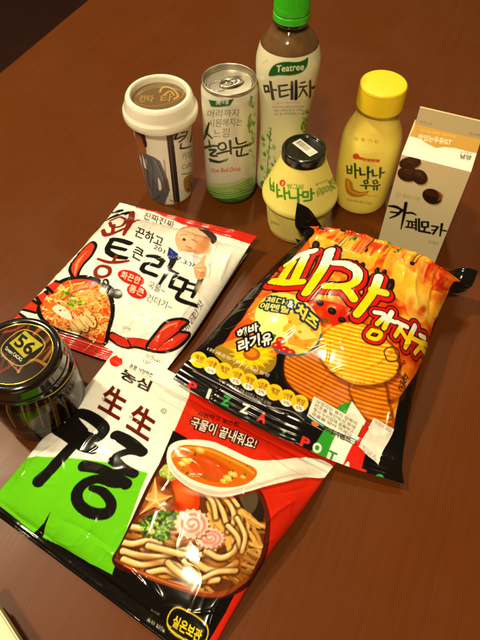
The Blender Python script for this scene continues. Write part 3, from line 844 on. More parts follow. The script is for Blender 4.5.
# ------------------------------------------------------------------ big pizza flavoured chip bag
PL = [(297, 203, .065), (295, 225, .046), (302, 240, .034), (272, 270, .022), (226, 319, .020), (191, 356, .015), (173, 379, .0135)]
PR = [(478, 271, .038), (470, 288, .032), (453, 290, .027), (438, 318, .022), (416, 385, .020), (403, 456, .012), (404, 484, .007)]
PVS = [0, .055, .12, .3, .6, .9, 1]
P, f, u, v = bag_grid(PL, PR, PVS, .06, .085, .043, 440, 580, kt=0.27, kb=0.85, sag=(.011, .006))
dip = (1 - smoothstep(.03, .085, v))[:, None] * smoothstep(0.05, 0.20, np.minimum(u, 1 - u))[None, :]
P[..., 2] -= 0.022 * dip                                              # the top seal droops behind the filled body, only its ends stand up
S = Sheet(P); S.fill(BLACK)
art = [(318, 212), (346, 219), (372, 228), (400, 240), (440, 254), (458, 262), (454, 276), (446, 298), (432, 328), (427, 350), (414, 376), (399, 398), (393, 432), (350, 420), (288, 386), (222, 346),
       (240, 322), (262, 290), (270, 279), (286, 263), (304, 246), (313, 228)]
def bake(X, Y):
    a = fbm(X / 22, Y / 15, 61, 4); b = fbm(X / 9, Y / 8, 71, 3); c = fbm(X / 34, Y / 26, 83, 2)
    t = np.clip(0.43 + a * 0.95 + b * 0.45, 0, 1)[..., None]
    red, org_, yel = np.array([196, 38, 10.]), np.array([232, 112, 16.]), np.array([250, 190, 52.])
    k = np.where(t < 0.5, red + (org_ - red) * t * 2, org_ + (yel - org_) * (t - 0.5) * 2)
    return k
r = S.cov_poly(S.cells(art)); S._blend(r[0], r[1], bake)
art_mask = S.inside(art)
b4 = S.C.copy()
# melted cheese and tomato patches
for q, c, a in [([(318, 214), (345, 220), (370, 230), (360, 240), (335, 238), (318, 228)], (238, 140, 30), .6), ([(340, 224), (372, 236), (384, 250), (366, 256), (346, 246)], (206, 50, 14), .75),
                ([(404, 244), (440, 255), (456, 266), (448, 290), (430, 282), (410, 262)], (196, 34, 14), .8), ([(380, 256), (400, 262), (424, 286), (444, 296), (434, 318), (410, 306), (392, 292)], (246, 186, 50), .8),
                ([(312, 236), (330, 240), (350, 250), (374, 262), (364, 270), (336, 254), (312, 250)], (244, 176, 46), .8), ([(408, 288), (430, 300), (424, 322), (408, 314)], (250, 206, 90), .6),
                ([(300, 298), (322, 300), (344, 306), (356, 322), (350, 334), (322, 326), (304, 316)], (190, 30, 12), .9), ([(246, 318), (262, 292), (282, 296), (300, 304), (290, 312), (262, 312)], (226, 110, 26), .6),
                ([(226, 342), (244, 318), (254, 326), (242, 348)], (206, 62, 18), .8), ([(268, 282), (292, 262), (300, 268), (280, 290)], (208, 60, 16), .7)]:
    S.poly(q, c, smooth=True, alpha=a)
r2 = np.random.default_rng(77)
for _ in range(90):                                                  # bubbling cheese, browned spots, sauce showing through
    x, y = r2.uniform(300, 452), r2.uniform(214, 330); k = r2.integers(4)
    S.glow(x, y, r2.uniform(3, 9), r2.uniform(2, 6), r2.uniform(0, 180), [(246, 168, 40), (176, 28, 8), (214, 80, 14), (250, 186, 60)][k], r2.uniform(.3, .8))
for q in ([(330, 222), (352, 230), (374, 240)], [(392, 262), (410, 272), (426, 286)], [(396, 246), (420, 256), (440, 268)], [(318, 238), (340, 246), (366, 256)]):
    S.stroke(q, [1, 3, 1], (254, 226, 150), alpha=.45, soft=4)
S.poly([(258, 368), (284, 350), (296, 352), (292, 372), (304, 396), (344, 424), (300, 414), (268, 390)], BLACK)
S.poly([(214, 350), (232, 356), (262, 366), (290, 384), (270, 392), (214, 366)], BLACK)
GX, GY = np.meshgrid(S.xs, S.ys); wv_ = (1 - smoothstep(.10, .17, v))[:, None, None]; S.C = S.C * (1 - wv_) + bake(GX * 1.4, GY) * wv_
for x, y, a, b, g in ((316, 246, 3.6, 5, 30), (335, 250, 3.6, 5, 20), (347, 263, 3.4, 4.4, 20), (355, 264, 3.0, 4.4, 30), (362, 266, 3, 4.2, 30), (377, 271, 2.6, 3.6, 20), (384, 273, 2.6, 3.6, 20), (390, 286, 4.6, 8, 20),
                      (322, 228, 4, 2.2, 30), (343, 231, 3, 1.6, 20), (366, 250, 2, 2.4, 10), (412, 264, 3, 2, 10), (320, 303, 4, 3, 20), (332, 311, 4.6, 3.4, 30), (342, 320, 4, 3, 20), (275, 292, 3, 1.8, 10), (283, 301, 2.6, 1.8, 10), (352, 300, 4, 3, 0)):
    S.ell(x, y, a, b, g, (22, 14, 10)); S.ell(x - 0.6, y - 0.8, a * 0.4, b * 0.35, g, (84, 56, 40), alpha=0.7)
for x, y in ((391, 245), (326, 320), (398, 250), (352, 240)): scatter([(x - 4, y - 2), (x + 4, y - 2), (x + 4, y + 3), (x - 4, y + 3)], 6, int(x), 1.6, [(50, 110, 20), (90, 150, 40), (30, 80, 14)], S)
S.poly([(428, 249), (436, 252), (433, 257), (426, 255)], (60, 130, 40)); S.poly([(436, 252), (444, 255), (441, 260), (433, 257)], (236, 228, 214))
# ---- ridged chips
def chip(outline, base, dark, slope, gap, seed, drift=0.0):
    before = S.C.copy(); P_ = catmull(outline, 8, True)
    S.stroke(np.vstack([P_, P_[:1]]) + [1.0, 1.6], 5, (80, 30, 2), alpha=0.6, smooth=False, soft=4)
    keep0 = S.C.copy()
    c = np.array(base, float)
    r = S.cov_poly(S.cells(P_))
    S._blend(r[0], r[1], lambda X, Y: c[None, None] * (1 + 0.13 * fbm(X / 9, Y / 9, seed, 3))[..., None])
    lo, hi = P_.min(0), P_.max(0); t = math.tan(R(slope))
    y = lo[1] - abs(t) * (hi[0] - lo[0]) - 5
    rr = np.random.default_rng(seed)
    while y < hi[1] + abs(t) * (hi[0] - lo[0]):
        xs = np.linspace(lo[0] - 2, hi[0] + 2, 9)
        L = [(x, y + t * (x - lo[0]) + 1.2 * math.sin((x - lo[0]) / (hi[0] - lo[0]) * math.pi)) for x in xs]
        S.stroke(L, gap * 0.42, dark, alpha=0.8, soft=1.5); S.stroke([(a, b - gap * 0.42) for a, b in L], gap * 0.28, np.minimum(c * 1.16 + 6, 255), alpha=0.6, soft=1.4)
        y += gap * rr.uniform(0.94, 1.06)
    S.stroke(np.vstack([P_, P_[:1]]), 2.4, np.array(dark) * 0.9, alpha=0.45, smooth=False, soft=3)
    scatter(outline, 46, seed, 0.8, [(170, 70, 10), (140, 50, 8), (206, 110, 20)], S)
    m = S.inside(P_)
    S.C = keep0 * (1 - m[..., None]) + S.C * m[..., None]
chip([(286, 356), (300, 348), (322, 352), (336, 374), (352, 386), (352, 400), (340, 408), (318, 404), (300, 394), (286, 378)], (226, 122, 18), (150, 62, 4), 27, 4.5, 91)
chip([(380, 372), (400, 376), (402, 394), (386, 398)], (222, 120, 24), (170, 70, 8), 20, 4.4, 92)
chip([(350, 384), (366, 380), (383, 382), (388, 402), (392, 424), (380, 424), (364, 416), (354, 402)], (228, 130, 18), (156, 66, 4), 14, 4.5, 93)
chip([(320, 340), (330, 328), (350, 322), (368, 326), (384, 338), (397, 356), (397, 372), (384, 382), (362, 385), (344, 380), (328, 368), (319, 354)], (250, 190, 40), (206, 118, 10), 13, 4.1, 94)
# ---- bowl of cheese, top left of the chips
t = np.linspace(0, 2 * math.pi, 60, endpoint=False)
ring = np.stack([288 + 33 * np.cos(t) + 3 * np.sin(t), 324 + 31 * np.sin(t) + 4 * np.cos(t)], -1)
S.poly(ring, (246, 206, 82)); k4 = S.C.copy()
S.poly([(252, 312), (276, 304), (292, 318), (284, 342), (262, 344)], (250, 232, 130), smooth=True)
S.poly([(282, 316), (300, 310), (320, 326), (318, 342), (300, 336), (283, 332)], (240, 176, 52)); S.poly([(288, 328), (304, 324), (318, 338), (308, 350), (288, 344)], (232, 150, 36))
S.poly([(288, 328), (304, 324), (318, 338), (302, 340)], (250, 206, 100)); S.poly([(272, 318), (284, 312), (290, 322), (280, 330)], (252, 222, 120))
for x, y in ((296, 338), (306, 345), (300, 332), (312, 330), (290, 322)): S.ell(x, y, 2, 1.5, 20, (206, 124, 24))
for x, y in ((277, 346), (285, 350), (281, 341), (291, 353)): S.ell(x, y, 5, 4, 20, (196, 30, 16)); S.ell(x - 1, y - 1, 1.6, 1, 0, (240, 150, 120))
S.poly([(269, 333), (277, 335), (274, 340), (266, 338)], (50, 110, 30))
S.keep(k4, S.inside(ring)); S.stroke(ring[2:30], 2.2, (70, 96, 120), smooth=False)
S.text('체다&', (265, 303), (291, 308), (2.5, -7), (250, 222, 120), 0.02, (1.6, (24, 56, 50))); S.text('에멘탈', (259, 309), (289, 314), (2.4, -7), (250, 222, 120), 0.02, (1.6, (24, 56, 50)))
S.text('&', (287, 307), (293, 309), (2, -7), (240, 240, 230), 0.03, (1.4, (30, 60, 90)))
S.text('치즈', (294, 313), (315, 330), (5, -11), (248, 206, 50), 0.05, (2.2, (24, 50, 84)))
# ---- sunflower and its lettering
k5 = S.C.copy()
S.poly([(214, 352), (232, 340), (252, 336), (276, 352), (270, 372), (240, 372)], (238, 190, 40), smooth=True, alpha=0.6)
for ring_, off in ((24, 0), (19, 0.16)):
    for k in range(20):
        a = k / 20 * 2 * math.pi + off
        ca, sa = math.cos(a), math.sin(a) * 0.74
        S.poly([(252 + 6 * ca - 2.8 * sa, 354 + 6 * sa + 2.8 * ca), (252 + ring_ * ca, 354 + ring_ * sa), (252 + 6 * ca + 2.8 * sa, 354 + 6 * sa - 2.8 * ca)], (250, 214, 20) if k % 2 else (238, 190, 10))
S.ell(252, 354, 9, 6.6, 10, (178, 92, 16)); S.ell(252, 353, 5.5, 4, 10, (216, 130, 26))
for s, bl, br, up, bd in (('해바', (238, 339), (259, 331), (-1, -9), .03), ('라기', (239, 353), (261, 345), (-1.5, -12), .04), ('유', (262, 347), (272, 344), (0, -12), .04)):
    S.text(s, bl, br, up, (246, 244, 236), bd, (2.0, BLACK))
# ---- row of yellow nutrition circles
cen = [(199 + (300 - 199) * k / 8, 360 + (403 - 360) * k / 8) for k in range(9)]
for k, (x, y) in enumerate(cen):
    S.ell(x, y, 8.6, 8.2, 20, (242, 196, 34))
for k, (x, y) in enumerate(cen):
    if k in (1, 3, 4, 5, 7, 8): S.ell(x - 1, y + 5, 5.6, 3.6, 20, (240, 236, 220)); S.text('5%', (x - 4, y + 5.5), (x + 2, y + 7.6), (.6, -3), (70, 50, 20))
    S.text('나트륨' if k % 2 else '열량', (x - 4, y - 2.5), (x + 5, y + 1), (1, -3.6), (120, 70, 10), 0.02); S.text(str(20 + 13 * k), (x - 3, y + 1), (x + 3, y + 3.4), (.8, -3), (120, 70, 10))
S.text('1회 제공량 1봉지 (55g) 함량', (207, 351), (269, 378), (1.6, -4), (226, 220, 206), 0.01)
S.text('해바라기유로 튀겨 더욱 바삭하고 고소한 감자칩', (218, 382), (270, 406), (1.4, -3.6), (200, 196, 186), 0.01)
S.stroke([(193, 371), (240, 395), (262, 405), (290, 411), (304, 420)], 0.9, (150, 144, 136))
# ---- title
TI = [([(287, 264), (300, 255), (314, 251)], [7, 7.5, 7]), ([(292, 263), (286, 272), (281, 280)], 7.5), ([(305, 257), (299, 270), (294, 281)], 7.5), ([(272, 281), (286, 283), (302, 282)], [7, 8, 7.5]),
      ([(330, 251), (323, 268), (306, 293)], [8.5, 8.5, 8.5]),
      ([(334, 263), (346, 264), (357, 271), (356, 281), (345, 286), (325, 286)], [7, 8, 8.5, 8.5, 8, 7.5]), ([(343, 286), (349, 292), (354, 299)], [7.5, 8, 8]),
      ([(379, 277), (372, 294), (357, 314)], [8.5, 8.5, 8.5]), ([(372, 289), (386, 293)], 7.5)]
KA = [([(375, 312), (385, 315), (377, 324)], 4.4), ([(392, 312), (384, 328)], 5), ([(388, 319), (395, 322)], 4.2), ([(372, 330), (381, 333), (377, 339), (368, 336), (372, 330)], 3.8),
      ([(397, 322), (407, 327)], 4.2), ([(402, 325), (395, 336)], 4.2), ([(401, 330), (406, 338)], 4.2), ([(415, 326), (405, 347)], 5), ([(410, 337), (418, 341)], 4.2),
      ([(420, 335), (425, 338)], 3.6), ([(418, 341), (427, 345)], 3.8), ([(422, 344), (415, 353)], 3.8), ([(422, 348), (426, 354)], 3.8), ([(432, 338), (426, 352)], 4)]
def yw(X, Y):
    return YW
for extra, c in ((10.0, BLACK), (7.2, (206, 26, 14))):
    for pts, w in TI: S.stroke([(a + .4, b + 2.0) for a, b in pts], np.asarray(w) * .92 + extra, c)
for extra, c in ((9.4, BLACK), (7.0, (206, 26, 14))):
    for pts, w in KA: S.stroke(pts, np.asarray(w) + extra, c)
for pts, w in TI: S.stroke(pts, np.asarray(w) * .92 + 2.2, (40, 8, 6))
for pts, w in KA: S.stroke(pts, np.asarray(w) + 2.4, (40, 8, 6), smooth=len(pts) < 4)
def letter(pts, w, top, bottom):
    Pp = catmull(np.column_stack([np.asarray(pts, float), np.broadcast_to(np.asarray(w, float), (len(pts),))]), 10) if len(pts) > 2 else np.column_stack([np.linspace(pts[0], pts[1], 12), np.full(12, float(np.mean(w)))])
    for a, b in zip(Pp[:-1], Pp[1:]):
        t = float(smoothstep(0.22, 0.58, ((a[1] - TOPY(a[0])) / TALL)))
        S.stroke([a[:2], b[:2]], [a[2], b[2]], np.array((246, 242, 232)) * (1 - t) + np.array((252, 210, 10)) * t, smooth=False)
TOPY = lambda x: 248 + (x - 300) * 0.30; TALL = 40
for pts, w in TI: letter(pts, np.asarray(w) * .92, None, None)
TOPY = lambda x: 309 + (x - 375) * 0.42; TALL = 24
for pts, w in KA: letter(pts, w, None, None)
# small cartoon outline and upright words
S.loop([(384, 351), (392, 347), (399, 352), (397, 360), (388, 361)], 1.2, (60, 26, 8)); S.stroke([(397, 360), (401, 367)], 1.2, (60, 26, 8))
S.text('바삭', (398, 373), (406, 363), (-2, -4), BLACK, 0.02)
S.text('리얼', (397, 386), (405, 372), (4, 6), BLACK, 0.02)
S.keep(b4, np.maximum(art_mask, S.inside([(150, 340), (200, 335), (235, 300), (262, 272), (292, 240), (330, 245), (430, 330), (470, 330), (410, 480), (150, 400)])))
S.C[v < .062] = BLACK
# ---- flag stripes and seal lettering
S.poly([(339, 405), (352, 401), (324, 464), (309, 456)], (44, 146, 40)); S.poly([(352, 401), (366, 421), (341, 470), (324, 464)], (236, 234, 224)); S.poly([(366, 421), (375, 430), (360, 478), (341, 470)], (206, 34, 22))
for s, x, y, c in (('P', 190, 388, (196, 40, 36)), ('I', 207, 395, (226, 222, 214)), ('Z', 224, 402, (40, 150, 60)), ('Z', 243, 410, (230, 226, 218)), ('A', 260, 419, (214, 50, 36)), ('·', 283, 430, (40, 150, 60)),
                   ('P', 303, 444, (214, 44, 36)), ('O', 315, 449, (240, 240, 230)), ('T', 330, 457, (40, 140, 50)), ('A', 345, 467, (244, 240, 230)), ('T', 359, 474, (210, 40, 34)), ('O', 377, 480, (40, 150, 60))):
    k = 3 if s in 'I·' else 8.5
    S.text(s, (x - k * .45, y + 3.6 - k * .2), (x + k * .55, y + 3.6 + k * .22), (3.4, -9.5) if s != '·' else (2, -3), c, 0.045)
# ---- printed-paper notice stuck on the front
pa = [(314, 396), (363, 424), (354, 444), (307, 416)]
S.poly([(a + 1, b + 1.5) for a, b in pa], (60, 40, 20), alpha=0.5); S.poly(pa, (236, 232, 214))
for k in range(4):
    o_ = np.array([-1.6, 4.0]) * k
    S.text(('당첨자는 봉지 안쪽의', '번호를 확인하신 후에', '행사 누리집에 등록하고', '경품을 받아 가세요')[k], np.array((316, 402.5)) + o_, np.array((356, 425.5)) + o_, (1.3, -3.4), (96, 92, 84), 0.01)
S.stroke([(309, 415), (330, 429), (356, 440)], 1.2, (40, 90, 160)); S.stroke([(308, 416.5), (330, 431), (355, 442)], 0.9, (60, 150, 60))
S.text('해태이벤트', (322, 430), (350, 443), (1.6, -5), (60, 26, 20), 0.03); S.ell(315, 424, 4, 2.4, 25, (206, 120, 40))
FOLDS = [([(322, 224), (316, 240), (306, 254)], 2.4, .0014), ([(300, 244), (288, 262), (270, 280)], 2.4, -.0012), ([(420, 262), (414, 284), (418, 306)], 2.4, .0014), ([(440, 270), (432, 292), (430, 314)], 2.2, -.0014), ([(398, 250), (404, 268), (402, 284)], 2, .0012), ([(390, 350), (406, 344), (424, 346)], 2, .0012), ([(400, 400), (390, 412), (386, 436)], 2.4, .0012), ([(228, 330), (240, 334), (252, 330)], 2.4, .0012), ([(208, 352), (222, 362), (230, 378)], 2, .0010), ([(366, 420), (372, 436), (380, 456)], 2, -.0012)]
Q = crumple(P, f, u, v, .06, .085, 51, 1.15, seal_wave=0.0022, sheet=S, lines=FOLDS)
org = at(320, 340, 0)
pz = thing('chip_bag', 'large black and orange pizza flavoured potato chip bag with ridged chips pictured', 'chip bag', org)
link('film_pouch', S.mesh('film_pouch', Q, (*back_of(P, f), (30, 26, 24)), org), M_FILM, pz)

def sticker(name, corners, surf, sheet, m, parent, org, lift=0.0009, curl=0.0, n=24):
    """a small sheet lying on a packet: its four corners are found on the packet and the surface between them followed"""
    c = [sheet.index(sheet.cells([q]))[0] for q in corners]
    a, b = np.meshgrid(np.linspace(0, 1, n), np.linspace(0, 1, n))
    G = ((1 - a) * (1 - b))[..., None] * c[0] + (a * (1 - b))[..., None] * c[1] + (a * b)[..., None] * c[2] + ((1 - a) * b)[..., None] * c[3]
    i = np.clip(G[..., 0], 0, sheet.nu - 1.01); j = np.clip(G[..., 1], 0, sheet.nv - 1.01)
    i0, j0 = i.astype(int), j.astype(int); fi, fj = (i - i0)[..., None], (j - j0)[..., None]
    V = (surf[j0, i0] * (1 - fi) + surf[j0, i0 + 1] * fi) * (1 - fj) + (surf[j0 + 1, i0] * (1 - fi) + surf[j0 + 1, i0 + 1] * fi) * fj
    for _ in range(6):
        V[1:-1, 1:-1] = (V[:-2, 1:-1] + V[2:, 1:-1] + V[1:-1, :-2] + V[1:-1, 2:]) / 4
    V = V + normals(V) * lift
    V[..., 2] += curl * (np.clip(b - 0.6, 0, 1) ** 2 * 4 + np.clip(0.25 - b, 0, 1) ** 2 * 6)
    return Sheet(V)
T_ = sticker('paper_sticker', [(373, 418), (393, 430), (378, 466), (358, 448)], Q, S, None, pz, org, 0.0012, 0.003, 60)
T_.fill((226, 222, 208))
for k in range(3):
    o_ = np.array([-1.2, 3.0]) * k
    T_.text(('확인번호', '교환처', '유효기간')[k], np.array((362, 447)) + np.array([-.6, 2.6]) * k, np.array((376, 458)) + np.array([-.6, 2.6]) * k, (1, -2.4), (120, 112, 100))
T_.text('이벤트 응모', (374, 423), (391, 433), (1.3, -3), (130, 90, 110))
M_PAPER = mat('sticker_paper', rough=0.45, printed=True, bump=0.03, bscale=300)
st = link('paper_sticker', T_.mesh('paper_sticker', None, None, org), M_PAPER, pz)

# ================================================================== things standing on the table
def base(px, py):
    p = at(px, py, 0); return float(p[0]), float(p[1])

# ------------------------------------------------------------------ white takeaway coffee cup
cx, cy = base(170.5, 190)
G = turned_grid([(29.2, 99), (28.6, 80), (27.2, 50), (25.4, 20), (24.2, 3), (23.6, 0.6)], cx, cy, 360, 230)
S = Sheet(G, True); S.fill((236, 231, 214))
SUIT = (92, 92, 100)
S.poly([(135, 128), (139, 131), (143, 139), (146, 148), (146, 156), (141, 158), (136, 146)], (156, 90, 52), smooth=True)
S.poly([(133, 124), (139, 125), (144, 133), (147, 145), (145, 147), (141, 137), (135, 132)], (40, 26, 20), smooth=True)
S.poly([(141, 152), (147, 154), (154, 157), (160, 161), (164, 170), (168, 180), (170, 190), (167, 198), (165, 204), (152, 203), (148, 196), (145, 180), (142, 166)], SUIT)
S.poly([(158, 178), (160.5, 182), (161.5, 189), (159, 190)], (232, 226, 208), smooth=True)
S.poly([(142, 154), (146, 160), (148, 170), (144, 167)], (222, 218, 210)); S.stroke([(143.5, 156), (147, 168), (149, 186)], 1.1, (36, 36, 42))
for q in ([(151, 160), (153, 172), (153, 190)], [(158, 163), (163, 176), (168, 190)], [(147, 176), (151, 188), (155, 200)], [(160, 195), (156, 199), (150, 199)]): S.stroke(q, [0.8, 1.8, .8], (58, 58, 66), alpha=0.7)
S.stroke([(154, 160), (159, 170), (163, 180)], 1.4, (136, 136, 142), alpha=0.6)
S.poly([(166, 133), (172.5, 132), (180, 203), (174, 204)], (42, 36, 36)); S.stroke([(169, 134), (176, 202)], 1, (84, 74, 70))
S.text('칸', (177, 150), (193, 146), (3, -19), (36, 28, 26), 0.0); S.stroke([(171, 138), (178, 132), (175, 139), (183, 136)], [1, 2, 2, 1], (36, 28, 26))
S.text('카페', (182, 161), (192, 158), (0, -8), (120, 104, 90), 0.0); S.text('Caffe', (182, 170), (193, 166), (0, -5), (130, 112, 90)); S.stroke([(182, 174), (193, 171)], 1, (120, 150, 80))
S.poly([(184, 179), (194, 174), (195, 188), (186, 192)], (176, 130, 76), smooth=True); scatter([(185, 180), (194, 176), (194, 188), (187, 190)], 14, 5, 1.6, [(110, 66, 28), (140, 90, 44), (206, 166, 110)], S)
S.stroke([(164, 160), (166, 176), (168, 196)], 1.1, (150, 60, 50), alpha=0.6); S.stroke([(170, 200), (178, 203), (188, 198)], 1.4, (196, 110, 90), alpha=0.8)
M_CARD = mat('coated_card', rough=0.35, printed=True, coat=0.2, bump=0.02)
M_CUPLID = mat('cream_plastic', (240, 234, 214), 0.3, coat=0.3, vary=0.03, sss=0.15)
cup = thing('coffee_cup', 'white lidded takeaway coffee cup with a printed man in a grey suit', 'coffee cup', (cx, cy, 0))
link('cup_body', S.mesh('cup_body', None, None, (cx, cy, 0)), M_CARD, cup)
lathe('base', [(0, 2), (23.4, 2), (23.4, 0.3), (22, 0.3), (0, 1.2)], M_CUPLID, cup)
lathe('lid', [(0, 107), (25.6, 107), (26.0, 118.6), (27.2, 120.4), (29.5, 120), (31.6, 117), (33.0, 111), (33.6, 108), (34.6, 106.5), (35.8, 105), (36.2, 101), (35.6, 97.5), (33.4, 96.4), (29.4, 97)], M_CUPLID, cup, 96, round_mm=0.9)
# brown film disc under the lid's opening, with gold print
th = np.linspace(-math.pi, math.pi, 200, endpoint=False); rr = np.linspace(0.2, 25.6, 70) / 1000
tow = np.array([-cx, -cy]) / math.hypot(cx, cy); rt = np.array([-tow[1], tow[0]])
D_ = np.sin(th)[:, None] * rt + np.cos(th)[:, None] * tow
G = np.empty((70, 200, 3)); G[..., 0] = cx + rr[:, None] * D_[None, :, 0]; G[..., 1] = cy + rr[:, None] * D_[None, :, 1]; G[..., 2] = 0.1125
def disc(name, cx_, cy_, z, r_mm, n, m, parent, paint, dome=0.0, org_=None):
    """a printed flat disc built as a square sheet squeezed into a circle"""
    a = np.linspace(-1, 1, n); X, Y = np.meshgrid(a, -a)
    U = X * np.sqrt(1 - Y * Y / 2); V = Y * np.sqrt(1 - X * X / 2)
    G_ = np.stack([cx_ + U * r_mm / 1000, cy_ + V * r_mm / 1000, z + dome / 1000 * (1 - U * U - V * V)], -1)
    s = Sheet(G_); paint(s)
    return link(name, s.mesh(name, None, None, org_ if org_ is not None else (cx_, cy_, 0)), m, parent)
def coffee(s):
    s.fill((112, 88, 58)); GO = (176, 146, 80)
    s.stroke([(160, 92), (162, 88), (168, 87), (175, 91), (178, 96), (174, 99)], 1.8, GO); s.stroke([(164, 95), (170, 91), (174, 95)], 1.6, GO)
    s.text('칸타', (139, 102), (153, 102), (1, -7), (166, 134, 74), 0.01); s.text('타', (160, 103), (172, 101), (1, -8), (166, 134, 74), 0.01)
    s.loop([(131, 93), (140, 86), (158, 83), (176, 84), (184, 90), (180, 98), (166, 104), (148, 106), (135, 102)], 0.8, (150, 112, 56))
M_COFFEE = mat('brown_lid_film', rough=0.12, printed=True, coat=0.8)
disc('lid_film', cx, cy, 0.1135, 25.7, 150, M_COFFEE, cup, coffee)

# ------------------------------------------------------------------ slim drink can
cx, cy = base(231, 189.5)
G = turned_grid(chamfer(np.array([(25.2, 130), (26.5, 124.5), (26.6, 60), (26.6, 7), (24.0, 2.2)], float), 2.5), cx, cy, 360, 240)
S = Sheet(G, True)
def canbase(X, Y):
    h = np.clip(Y / S.ys[-1], 0, 1)[..., None]
    return np.array([226, 224, 204.]) * (1 - 0.06 * h) + 0 * X[..., None]
S._blend((0, S.nu, 0, S.nv), np.ones((S.nv, S.nu)), canbase)
GR = (52, 132, 34)
def sweep(top, c, a=1.0):
    S.poly(top + [(262, 230), (196, 230)], c, alpha=a)
sweep([(194, 176), (204, 180), (216, 183), (228, 183), (242, 178), (262, 166)], (166, 190, 110), .6)
sweep([(194, 180), (206, 184), (220, 187), (234, 185), (248, 178), (262, 170)], (112, 164, 66), .8)
sweep([(194, 184), (208, 189), (222, 191), (238, 188), (262, 178)], (70, 140, 42), .9)
sweep([(194, 191), (210, 196), (230, 197), (262, 188)], (40, 112, 28), .9)
for k in range(6): S.stroke([(206, 181 + 2.6 * k), (226, 187 + 2.2 * k), (244, 181 + 2.6 * k), (258, 172 + 3.4 * k)], [0.4, 1.6, 1.4, .4], (190, 212, 140), alpha=0.7)
S.poly([(208.5, 99.5), (234, 98.5), (230, 105.5), (211, 106.5)], (30, 96, 30)); S.text('롯데', (215, 105), (228, 104.3), (0.8, -4.6), (240, 240, 226), 0.02)
S.text('머리까지', (207, 117.5), (238, 116.5), (1.0, -7.5), (92, 88, 66), -0.004); S.text('시원해지는', (208, 127.5), (242, 125.5), (1.0, -8), (92, 88, 66), -0.004); S.text('느낌', (213, 138), (229, 137), (0.6, -9), (92, 88, 66), -0.004)
DG = (22, 40, 18)
for pts, w in [([(209, 123), (206, 133), (203, 140)], [1.6, 3, 1.6]), ([(206, 132), (212, 138)], [2, 1.6]), ([(209, 141), (210, 147)], 2), ([(203, 148), (212, 146), (218, 146)], 1.8), ([(209, 150), (216, 150), (210, 155), (217, 156)], 1.8), ([(210, 160), (219, 162), (226, 160)], [3, 2.4, 1]),
               ([(219, 144), (224, 143), (226, 148), (221, 150), (218, 147), (220, 144)], 1.8), ([(217, 154), (224, 152), (229, 151)], 2), ([(230, 141), (231, 154)], [2.6, 1.8]),
               ([(236, 138), (238, 144), (246, 142)], 1.8), ([(232, 148), (241, 147), (251, 144)], [1.4, 2.4, 2.4]), ([(242, 148), (241, 154)], 1.8), ([(237, 151), (238, 156), (248, 154)], 1.8)]:
    S.stroke(pts, w, DG)
S.poly([(222, 160), (229, 158), (226, 162)], (70, 140, 50)); S.text('Pine Bud Drink', (211, 173), (241, 171), (.6, -4.2), (206, 70, 50), 0.01)
S.text('소나무순 추출물 함유', (216, 193), (240, 192), (.3, -2.6), (206, 224, 170))
scatter([(249, 98), (255, 96), (254, 160), (248, 158)], 34, 3, 2.2, [(120, 166, 70), (80, 136, 48), (170, 196, 120)], S, 90, 0.5)
M_CAN = mat('printed_aluminium', rough=0.28, printed=True, coat=0.4, metal=0.15)
M_ALU = mat('bare_aluminium', (206, 200, 186), 0.28, metal=1.0, bump=0.04, bscale=400)
M_ALU2 = mat('stamped_aluminium', (190, 184, 168), 0.36, metal=1.0, bump=0.05, bscale=500)
can = thing('drink_can', 'slim white and green drink can with a silver top, between coffee cup and tea bottle', 'can', (cx, cy, 0))
link('can_body', S.mesh('can_body', None, None, (cx, cy, 0)), M_CAN, can)
lathe('can_bottom', [(0, 6), (16, 5), (20.5, 1.0), (22, 0.4), (24.0, 2.3)], M_ALU, can, round_mm=0.8)
clid = lathe('can_lid', [(0, 129.2), (21.0, 129.2), (21.8, 127.4), (22.8, 127.4), (23.6, 132.6), (24.4, 133.8), (25.5, 133.2), (25.6, 131.6), (24.8, 130.4), (25.2, 129.9)], M_ALU2, can, 96, round_mm=0.5)
def ringmesh(name, a, b, ai, bi, z0, z1, m, parent, n=40, off=(0, 0), rot=0, hole=(0, 0), tilt=0.0):
    bm = bmesh.new(); R4 = []
    for (ea, eb, z, o) in ((a, b, z0, (0, 0)), (a, b, z1, (0, 0)), (ai, bi, z1, hole), (ai, bi, z0, hole)):
        ring = []
        for k in range(n):
            t = 2 * math.pi * k / n; x = ea * math.cos(t) + o[0]; y = eb * math.sin(t) + o[1]; zz = z + tilt * x
            x, y = x * math.cos(rot) - y * math.sin(rot), x * math.sin(rot) + y * math.cos(rot)
            ring.append(bm.verts.new(((x + off[0]) / 1000, (y + off[1]) / 1000, zz / 1000)))
        R4.append(ring)
    for p in range(4):
        A_, B_ = R4[p], R4[(p + 1) % 4]
        for k in range(n): bm.faces.new((A_[k], A_[(k + 1) % n], B_[(k + 1) % n], B_[k]))
    bmesh.ops.bevel(bm, geom=[e for e in bm.edges if abs(e.calc_face_angle(0)) > 1.0], offset=0.00025, segments=2, affect='EDGES')
    return solid(name, bm, m, parent, smooth=True)
rot = R(25)
ringmesh('pull_tab', 12.0, 7.2, 5.0, 4.4, 130.4, 131.5, M_ALU, clid, off=(2.5, -1.0), rot=rot, hole=(-5.0, 0), tilt=0.02)
lathe('rivet', [(0, 132.4), (2.4, 132.3), (2.8, 131.2), (2.8, 129.2), (0, 129.2)], M_ALU, clid, 24, round_mm=0.4, origin=(0.0035, -0.0005, 0))
ringmesh('mouth_score', 9.5, 8.0, 8.7, 7.2, 129.3, 129.7, M_ALU, clid, off=(-9.5, -5.5), rot=rot)

